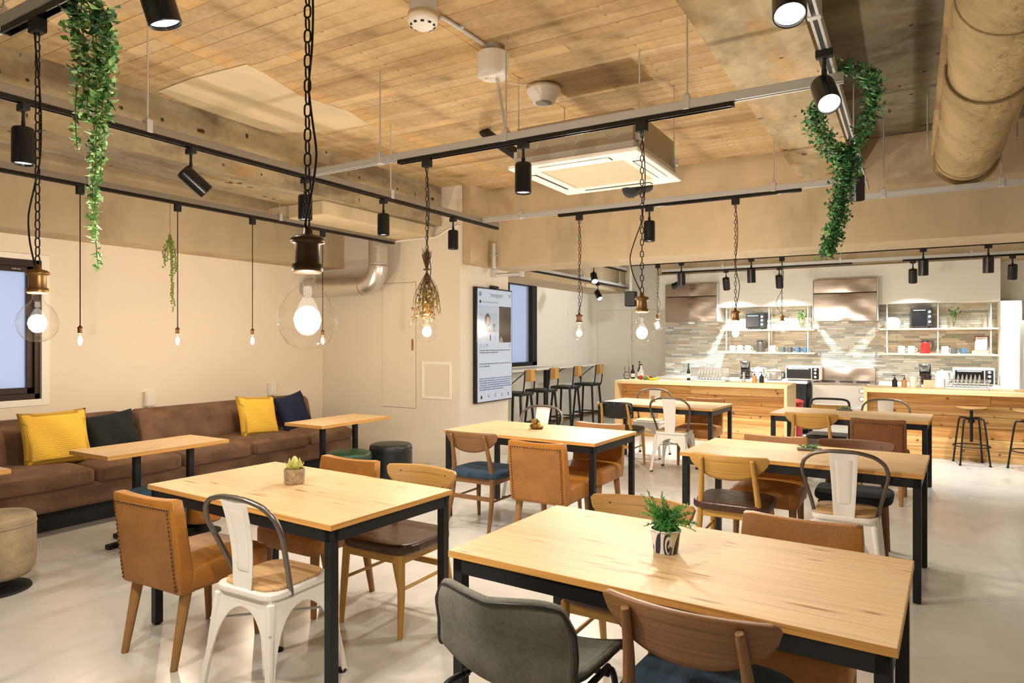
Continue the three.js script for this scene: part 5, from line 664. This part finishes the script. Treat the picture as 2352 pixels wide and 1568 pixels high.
{ const P = [[-3.86, -10.3, 0x1a1a20, 0.20, 0.034, 'dark bottle with white label on the left counter'], [-3.76, -10.34, 0x3a4a3a, 0.26, 0.034, 'tall green bottle on the left counter'], [-3.70, -10.25, 0xcfd4cc, 0.22, 0.04, 'pale bottle behind the fruit']]; for (const [x, z, c, h, r, l] of P) { const b = bottleP(phys(c, { rough: 0.15 }), h, r)(l); b.position.set(x, CT, z); }
  const bb = bottleP(MAT.blackGloss, 0.24, 0.026)('slim black bottle left of the dish rack'); bb.position.set(-2.97, CT, -10.35);
  const mill = placer(l => { const o = thing('pepper_mill', l, 'mill'); mesh('body', lathe([[0, 0], [0.026, 0], [0.022, 0.05], [0.018, 0.1], [0.024, 0.12], [0, 0.12]], 20), MAT.steel, o); mesh('knob', at(new THREE.SphereGeometry(0.018, 14, 10), 0, 0.135, 0), MAT.steel, o); return o; }); setY(mill(-2.13, -10.3, 0, 'steel pepper mill on the left counter', 'pepper mills'), CT); setY(mill(0.09, -10.3, 0, 'steel pepper mill on the right counter', 'pepper mills'), CT);
  const can = thing('canister', 'white canister between the soap pump and pepper mill', 'canister', [0.02, CT, -10.32]); mesh('body', lathe([[0, 0], [0.04, 0], [0.048, 0.13], [0.05, 0.14], [0.044, 0.14], [0, 0.02]], 24), MAT.plastic, can); mesh('rim', at(new THREE.TorusGeometry(0.049, 0.003, 6, 24).rotateX(PI / 2), 0, 0.14, 0), MAT.plastic, can);
  const cork = thing('menu_block', 'pale wooden block with paper on the right counter', 'block', [0.20, CT, -10.22]); mesh('board', at(rb(0.13, 0.10, 0.02, 0.003), 0, 0.055, -0.02), mat(0xd9b894, { rough: 0.9 }), cork); mesh('foot', at(rb(0.03, 0.03, 0.04, 0.004), 0, 0.015, 0.02), MAT.pine, cork);
  const fr = [['apple', 'red apple on the left counter', -3.66, -10.12, 0.036, 0xa82a22], ['lime', 'green lime in front of the bananas', -3.56, -10.05, 0.034, 0x3f7a48], ['orange', 'orange beside the bananas', -3.58, -10.2, 0.038, 0xe08a2c], ['aubergine', 'dark purple fruit beside the lime', -3.50, -10.1, 0.032, 0x3a2030]]; for (const [n, l, x, z, r, c] of fr) { const o = thing(n, l, 'fruit', [x, CT, z]); mesh('flesh', at(lathe([[0, 0], [r * 0.5, 0.004], [r * 0.95, r * 0.6], [r, r], [r * 0.85, r * 1.55], [r * 0.4, r * 1.85], [0.0, r * 1.75]], 18), 0, 0, 0), mat(c, { rough: 0.4 }), o); mesh('stem', bar([0, r * 1.7, 0], [0.004, r * 2.05, 0], 0.003, 5), MAT.driedStem, o); }
  const ban = placer(l => { const o = thing('banana', l, 'fruit'); mesh('peel', limb([[-0.085, 0.05, 0], [-0.05, 0.022, 0], [0, 0.016, 0], [0.05, 0.026, 0], [0.085, 0.062, 0]], [0.006, 0.016, 0.018, 0.016, 0.005], 8), mat(0xe7b81d, { rough: 0.5 }), o); mesh('tip', bar([0.085, 0.062, 0], [0.095, 0.075, 0], 0.004, 6), MAT.driedStem, o); return o; }); setY(ban(-3.44, -10.06, 0.2, 'front banana on the left counter', 'bananas'), CT); setY(ban(-3.45, -10.12, 0.35, 'rear banana on the left counter', 'bananas'), CT);
  for (const [x, l] of [[-3.25, 'sheet of paper beside the bananas'], [-2.98, 'sheet of paper near the slim black bottle']]) solo('paper_sheet', at(rb(0.22, 0.002, 0.3, 0.0005).rotateY(x), x, CT + 0.0015, -10.1), MAT.plastic, l, 'paper');
  const wr = thing('wire_stand', 'round black wire stand at the left end of the counter', 'stand', [-3.90, CT, -10.15]); mesh('ring', at(new THREE.TorusGeometry(0.055, 0.005, 6, 28), 0, 0.06, 0), MAT.blackMatte, wr); mesh('rods', merge([bar([-0.035, 0.1, 0], [-0.035, 0.2, 0], 0.004, 6), bar([0.035, 0.1, 0], [0.035, 0.2, 0], 0.004, 6), bar([-0.055, 0.06, 0], [0.055, 0.06, 0], 0.003, 6)]), MAT.blackMatte, wr); mesh('foot', at(rb(0.08, 0.006, 0.06, 0.002), 0, 0.003, 0), MAT.blackMatte, wr);
  const gp = placer(jarP('drinking_glass', 'glass', 0.11, 0.032)); [[-3.36, -10.42, 'first glass tumbler on the left counter'], [-3.27, -10.38, 'second glass tumbler on the left counter'], [-3.17, -10.42, 'third glass tumbler on the left counter']].forEach(([x, z, l]) => setY(gp(x, z, 0, l, 'glass tumblers'), CT));
  const rack = placer(l => { const o = thing('dish_rack', l, 'dish rack'); mesh('tray', bx(-0.23, 0.23, 0, 0.025, -0.14, 0.14, 0.008), MAT.alu, o); for (const y of [0.05, 0.08, 0.11]) mesh('rail', merge([bar([-0.23, y, 0.14], [0.23, y, 0.14], 0.004, 6), bar([-0.23, y, -0.14], [0.23, y, -0.14], 0.004, 6), bar([-0.23, y, -0.14], [-0.23, y, 0.14], 0.004, 6), bar([0.23, y, -0.14], [0.23, y, 0.14], 0.004, 6)]), MAT.steel, o); for (const x of [-0.23, 0.23]) for (const z of [-0.14, 0.14]) mesh('upright', bar([x, 0.01, z], [x, 0.125, z], 0.005, 6), MAT.steel, o); for (let i = 0; i < 8; i++) mesh('plate', at(lathe([[0, 0], [0.05, 0.002], [0.085, 0.014], [0.085, 0.017], [0.05, 0.006], [0, 0.004]], 20).rotateZ(PI / 2 - 0.15), -0.17 + i * 0.045, 0.10, 0), MAT.whiteGloss, o); return o; });
  setY(rack(-2.60, -10.3, 0, 'steel dish rack on the left counter', 'dish racks'), CT); setY(rack(0.60, -10.3, 0, 'steel dish rack in front of the right microwave oven', 'dish racks'), CT);
  const wt = thing('cutting_board', 'small wooden board at the right edge of the counter', 'board', [1.22, CT, -10.2]); mesh('board', at(rb(0.25, 0.015, 0.18, 0.004), 0, 0.0075, 0), MAT.pine, wt); mesh('box', at(rb(0.14, 0.10, 0.12, 0.004), 0.04, 0.066, 0), MAT.plastic, wt);
}
// swivel stools at the right counter
{ const st = placer(l => { const o = thing('swivel_stool', l, 'stool'); mesh('seat', at(lathe([[0, 0], [0.15, 0], [0.16, 0.006], [0.162, 0.02], [0.155, 0.028], [0, 0.028]], 36), 0, 0.66, 0), MAT.legWood, o); mesh('screw', cyl(0.017, 0.017, 0.40, 0.27, 16), MAT.black, o); mesh('hub', cyl(0.035, 0.03, 0.06, 0.50, 16), MAT.black, o); for (let i = 0; i < 4; i++) { const a = i * PI / 2 + 0.6, c = Math.cos(a), s = Math.sin(a); const l2 = mesh('leg', limb([[c * 0.03, 0.545, s * 0.03], [c * 0.11, 0.55, s * 0.11], [c * 0.15, 0.50, s * 0.15], [c * 0.215, 0, s * 0.215]], 0.0105, 8, 24), MAT.black, o); mesh('foot', cyl(0.016, 0.016, 0.012, 0, 10, c * 0.215, s * 0.215), MAT.rubber, l2); } mesh('foot_ring', at(new THREE.TorusGeometry(0.19, 0.007, 6, 40).rotateX(PI / 2), 0, 0.22, 0), MAT.black, o); mesh('seat_plate', cyl(0.06, 0.06, 0.01, 0.65, 20), MAT.black, o); return o; }); st(0.62, -9.74, 0, 'black swivel stool with round wooden seat at the right counter', 'swivel stools'); st(1.17, -9.60, 0.3, 'black swivel stool cut by the right edge', 'swivel stools'); }

// ---------------------------------------------------------------- pots on the tables
{
  const o = thing('potted_succulent', 'succulent in a rough concrete pot on the table by the sofa', 'plant', [-2.80, TT, -2.46]); mesh('pot', uvm(lathe([[0, 0], [0.048, 0], [0.052, 0.006], [0.054, 0.075], [0.05, 0.08], [0.045, 0.078], [0.044, 0.066], [0, 0.066]], 24)), mat(0xb09c80, { map: potTex, rough: 0.95 }), o); const sm1 = [mat(0xc9c26a, { rough: 0.5 }), mat(0xaebb62, { rough: 0.5 }), mat(0xd9cf8c, { rough: 0.5 })];
  for (let r = 0; r < 3; r++) for (let i = 0; i < 8; i++) { const a = i / 8 * 6.283 + r * 0.4, tl = 1.15 - r * 0.42; const m = mesh('leaf', limb([[0, 0, 0], [0.02, 0.004, 0], [0.042, 0.012, 0], [0.054, 0.022, 0]], [0.006, 0.011, 0.009, 0.0015], 8, 8, 0.5), sm1[(i + r) % 3], o); m.position.set(Math.cos(a) * 0.008, 0.07 + r * 0.008, -Math.sin(a) * 0.008); m.rotation.set(0, a, Math.PI / 2 - tl, 'YXZ'); }
  const p = thing('potted_fern', 'feathery green plant in a blue and white patterned pot', 'plant', [-0.755, TT, -2.345]); const swirl = canvasTex(512, 128, (c, w, h) => { c.fillStyle = '#dcdcd6'; c.fillRect(0, 0, w, h); c.fillStyle = '#1d2340'; c.strokeStyle = '#1d2340'; c.lineWidth = 9; for (let k = 0; k < 4; k++) { const x = k * 128; c.beginPath(); c.arc(x + 40, 66, 24, 0.2, 5.2); c.stroke(); c.beginPath(); c.arc(x + 44, 68, 9, 0, 5); c.stroke(); c.beginPath(); c.moveTo(x + 70, 104); c.bezierCurveTo(x + 84, 40, x + 120, 50, x + 128, 16); c.lineTo(x + 122, 70); c.bezierCurveTo(x + 110, 96, x + 92, 96, x + 70, 104); c.fill(); c.beginPath(); c.moveTo(x + 2, 20); c.bezierCurveTo(x + 30, 44, x + 60, 10, x + 92, 26); c.stroke(); } c.fillRect(0, 116, w, 12); }); swirl.wrapS = THREE.RepeatWrapping;
  mesh('pot', lathe([[0.040, 0], [0.043, 0.003], [0.052, 0.075], [0.053, 0.082]], 36), mat(0xffffff, { map: swirl, rough: 0.3 }), p); mesh('rim', at(new THREE.TorusGeometry(0.0525, 0.0028, 8, 36).rotateX(PI / 2), 0, 0.082, 0), MAT.whiteGloss, p); mesh('base', cyl(0.038, 0.04, 0.004, 0), MAT.whiteGloss, p); mesh('moss', at(new THREE.SphereGeometry(0.047, 16, 10, 0, 6.3, 0, 1.6), 0, 0.072, 0), mat(0x1f4a18, { rough: 1 }), p);
  for (let i = 0; i < 34; i++) { const a = rnd() * 6.283, L = rr(0.08, 0.15), el = rr(0.2, 1.15); const pts = []; for (let k = 0; k <= 4; k++) { const t = k / 4; pts.push([Math.cos(a) * Math.cos(el) * L * t, 0.095 + Math.sin(el) * L * t - 0.04 * t * t * (1.3 - el), Math.sin(a) * Math.cos(el) * L * t]); } const nd = [limb(pts, [0.0013, 0.0013, 0.001, 0.001, 0.0006], 4, 8)]; for (let k = 0; k < 44; k++) { const t = 0.2 + 0.8 * k / 44, i0 = Math.min(3, Math.floor(t * 4)), f = t * 4 - i0, q = pts[i0].map((x, j) => x + (pts[i0 + 1][j] - x) * f); const l = 0.024 * (1.2 - t); nd.push(bar(q, [q[0] + rr(-l, l), q[1] + rr(-0.2, 1) * l, q[2] + rr(-l, l)], 0.0012, 3)); } mesh('frond', merge(nd), mat(i % 2 ? 0x4f9a35 : 0x2f7a30, { rough: 0.6 }), p); }
  const q = thing('dried_posy', 'small posy of dried flowers on the table by the television', 'posy', [-2.74, TT, -5.02]); for (let i = 0; i < 16; i++) { const a = rnd() * 6.28; const m = mesh('flower', new THREE.SphereGeometry(rr(0.012, 0.024), 8, 6), mat([0x8a6a2a, 0x5f5a30, 0xc9a13a, 0x4c3a28][i % 4], { rough: 0.95 }), q); m.position.set(Math.cos(a) * rr(0, 0.05), rr(0.014, 0.075), Math.sin(a) * rr(0, 0.05)); } mesh('bowl', lathe([[0, 0], [0.05, 0], [0.058, 0.02], [0.052, 0.022], [0, 0.008]], 20), MAT.darkWood, q);
  const airplant = placer(l => { const o2 = thing('air_plant', l, 'plant'); mesh('base', at(soft(0.16, 0.016, 0.07, 0.007, 5), 0, 0.009, 0), mat(0x7a7468, { rough: 0.9 }), o2); for (let i = 0; i < 30; i++) { const a = rnd() * 6.283, L = rr(0.03, 0.07); const m = mesh('leaf', limb([[0, 0, 0], [L * 0.5, L * 0.35, 0], [L, L * 0.3, 0]], [0.004, 0.003, 0.0006], 5, 5), MAT.leaf[i % 3], o2); m.position.set(rr(-0.05, 0.05), 0.015, rr(-0.02, 0.02)); m.rotation.y = a; } return o2; }); setY(airplant(-0.60, -5.0, 0.2, 'low green air plant on the middle right table', 'air plants'), TT); setY(airplant(-0.62, -8.02, 0.1, 'low green air plant on the table by the right counter', 'air plants'), TT);
  const cp = thing('table_cards', 'small brown card holder on the table by the left counter', 'card holder', [-2.72, TT, -7.95]); mesh('card', at(rb(0.05, 0.07, 0.01, 0.002), 0, 0.037, 0), mat(0xb08a5a), cp); mesh('stand', at(rb(0.07, 0.012, 0.04, 0.003), 0, 0.006, 0), MAT.pine, cp);
}
// ---------------------------------------------------------------- hanging plants
{ // leafy vine from the near channel
  const o = thing('hanging_vine', 'long green vine hanging from the channel at the top left', 'plant', [-2.42, 2.66, -1.24]); const strands = [[0.0, 0.0, 0.93, 0.03], [0.03, 0.02, 0.80, 0.02], [-0.03, 0.0, 0.40, 0.03], [0.045, -0.01, 0.62, 0.03], [-0.045, 0.02, 0.52, 0.02], [0.02, -0.03, 0.45, 0.03], [-0.02, 0.03, 0.36, 0.04], [0.06, 0.0, 0.33, 0.04]]; const vl = [];
  mesh('hook', bar([0, 0.05, 0], [0, -0.03, 0], 0.008, 8), MAT.blackMatte, o);
  for (const [sx, sz2, L, am] of strands) { const pts = []; const ph = rnd() * 6; for (let k = 0; k <= 8; k++) { const t = k / 8; pts.push([sx + Math.sin(t * 7 + ph) * am * 0.5 + sx * 0.4 * Math.sin(t * 3) + 0.05 * t * (L > 0.7 ? 1 : 0.3), -L * t, sz2 + Math.cos(t * 6 + ph) * am * 0.5]); } mesh('stem', limb(pts, 0.0018, 5, 32), MAT.stem, o); const c = new THREE.CatmullRomCurve3(pts.map(p => V(...p)));
    const N = Math.round(L * 230); for (let i = 0; i < N; i++) { const t = Math.pow(rnd(), 0.95), p = c.getPoint(t), a = rnd() * 6.283, out = rr(0.0, 0.045) * (1.3 - t), sc = rr(0.8, 1.7) * (1.3 - 0.5 * t), mi = rnd() < 0.6 * (1 - t) ? 2 : rnd() < 0.5 ? 0 : 1; vl.push([sc, mi, [p.x + Math.cos(a) * out, p.y, p.z + Math.sin(a) * out], [rr(1.6, 2.8), a, rr(-0.5, 0.5)]]); } }
  vl.sort((a, b) => b[0] - a[0]); for (const [sc, mi, p, e] of vl.slice(0, 300)) { const m = mesh('leaf', leafG, MAT.leaf[mi], o); m.position.set(...p); m.rotation.set(...e, 'YXZ'); m.scale.setScalar(sc); }
  const rest = vl.slice(300), im = new THREE.InstancedMesh(leafG, mat(0xffffff, { rough: 0.55, side: THREE.DoubleSide }), rest.length), d = new THREE.Object3D(); im.name = 'small_leaves'; im.userData.kind = 'stuff'; shadow(im); rest.forEach(([sc, mi, p, e], i) => { d.position.set(...p); d.rotation.set(...e, 'YXZ'); d.scale.setScalar(sc); d.updateMatrix(); im.setMatrixAt(i, d.matrix); im.setColorAt(i, MAT.leaf[mi].color); }); o.add(im);
}
{ // string of pearls on the sofa track
  const o = thing('string_plant', 'small trailing string plant beside a bulb cord', 'plant', [-5.42, 2.38, -3.42]); mesh('string', bar([0, 0, 0], [0, 0.28, 0], 0.0015, 5), MAT.driedStem, o); const bead = new THREE.SphereGeometry(0.008, 6, 5), list = []; for (let s = 0; s < 11; s++) { const L = s < 3 ? rr(0.55, 0.72) : rr(0.15, 0.4), x = rr(-0.05, 0.04), z = rr(-0.04, 0.04); for (let y = 0; y < L; y += 0.017) list.push(at(bead.clone(), x * Math.min(1, y * 8) + rr(-0.008, 0.008) + 0.04 * y, -y, z * Math.min(1, y * 8) + rr(-0.008, 0.008))); } const m = mesh('beads', merge(list), mat(0x7f9440, { rough: 0.6 }), o); m.userData.kind = 'stuff';
}
{ // ivy twined round the steel channel
  const o = thing('ivy_garland', 'thick ivy garland hanging from the steel channel on the right', 'plant', [0, 0, 0]); const paths = [[[-0.30, 2.83, -3.62], [-0.20, 2.80, -3.75], [-0.165, 2.76, -3.86], [-0.18, 2.66, -3.92], [-0.24, 2.55, -4.0], [-0.32, 2.49, -4.06]], [[-0.40, 2.68, -3.66], [-0.42, 2.61, -3.72], [-0.40, 2.55, -3.86], [-0.35, 2.50, -4.0], [-0.32, 2.47, -4.06]], [[-0.32, 2.49, -4.06], [-0.30, 2.42, -4.12], [-0.33, 2.34, -4.14], [-0.35, 2.22, -4.16], [-0.37, 2.10, -4.17], [-0.41, 1.98, -4.18]]];
  const lg = []; const mats = []; let big = 0; const im = new THREE.InstancedMesh(leafG, mat(0xffffff, { rough: 0.55, side: THREE.DoubleSide }), 3600); im.name = 'leaves'; im.userData.kind = 'stuff'; shadow(im); const d = new THREE.Object3D(), col = new THREE.Color(); let k = 0; const per = [1000, 800, 1800];
  paths.forEach((P, pi) => { mesh('stem', limb(P, 0.004, 6, 40), MAT.stem, o); const c = new THREE.CatmullRomCurve3(P.map(q => V(...q))); for (let i = 0; i < per[pi]; i++, k++) { const t = rnd(), p = c.getPoint(t), a = rnd() * 6.283, b = rr(-1.4, 1.4), r = rr(0.01, 0.078) * (pi === 2 ? 1.2 - 0.35 * t : 0.9); d.position.set(p.x + Math.cos(a) * Math.cos(b) * r, p.y + Math.sin(b) * r * 0.6, p.z + Math.sin(a) * Math.cos(b) * r); d.rotation.set(rr(0.6, 2.6), a, rr(-0.7, 0.7), 'YXZ'); d.scale.setScalar(rr(0.8, 1.4)); d.updateMatrix(); im.setMatrixAt(k, d.matrix); im.setColorAt(k, col.set([0x4a8a4a, 0x33693e, 0x6aa65c, 0x2a5a38][Math.floor(rnd() * 4)])); } }); o.add(im);
}
{ // dried bouquet hung from the chain
  const o = thing('dried_bouquet', 'bunch of dried flowers hung head down beside a globe lamp', 'bouquet', [-2.655, 1.97, -3.40]); const stems = []; for (let i = 0; i < 40; i++) { const a = rnd() * 6.283, r = Math.sqrt(rnd()) * 0.095, L = rr(0.22, 0.38); const pts = [[-Math.cos(a) * r * 0.35, 0.06 + rr(0, 0.05), -Math.sin(a) * r * 0.35], [0, -0.04, 0], [Math.cos(a) * r * 0.8, -L * 0.6, Math.sin(a) * r * 0.8], [Math.cos(a) * r, -L, Math.sin(a) * r]]; stems.push(limb(pts, 0.0018, 4, 12)); for (let k = 0; k < 7; k++) { const t = rr(0.45, 1), m = mesh('flower_head', leafG, MAT.dried[Math.floor(rnd() * 3)], o); m.position.set(Math.cos(a) * r * t + rr(-0.012, 0.012), -L * t + rr(-0.01, 0.01), Math.sin(a) * r * t + rr(-0.012, 0.012)); m.rotation.set(rr(1.5, 3.2), rnd() * 6.28, rr(-1, 1)); m.scale.setScalar(rr(0.6, 1.3)); } } mesh('stems', merge(stems), MAT.driedStem, o); mesh('twine', at(new THREE.TorusGeometry(0.018, 0.005, 6, 16).rotateX(PI / 2), 0, -0.03, 0), MAT.driedStem, o); mesh('tie', bar([0, -0.03, 0], [-0.045, 0.12, -0.06], 0.002, 5), cordM, o);
}
renderer.render(scene, camera);
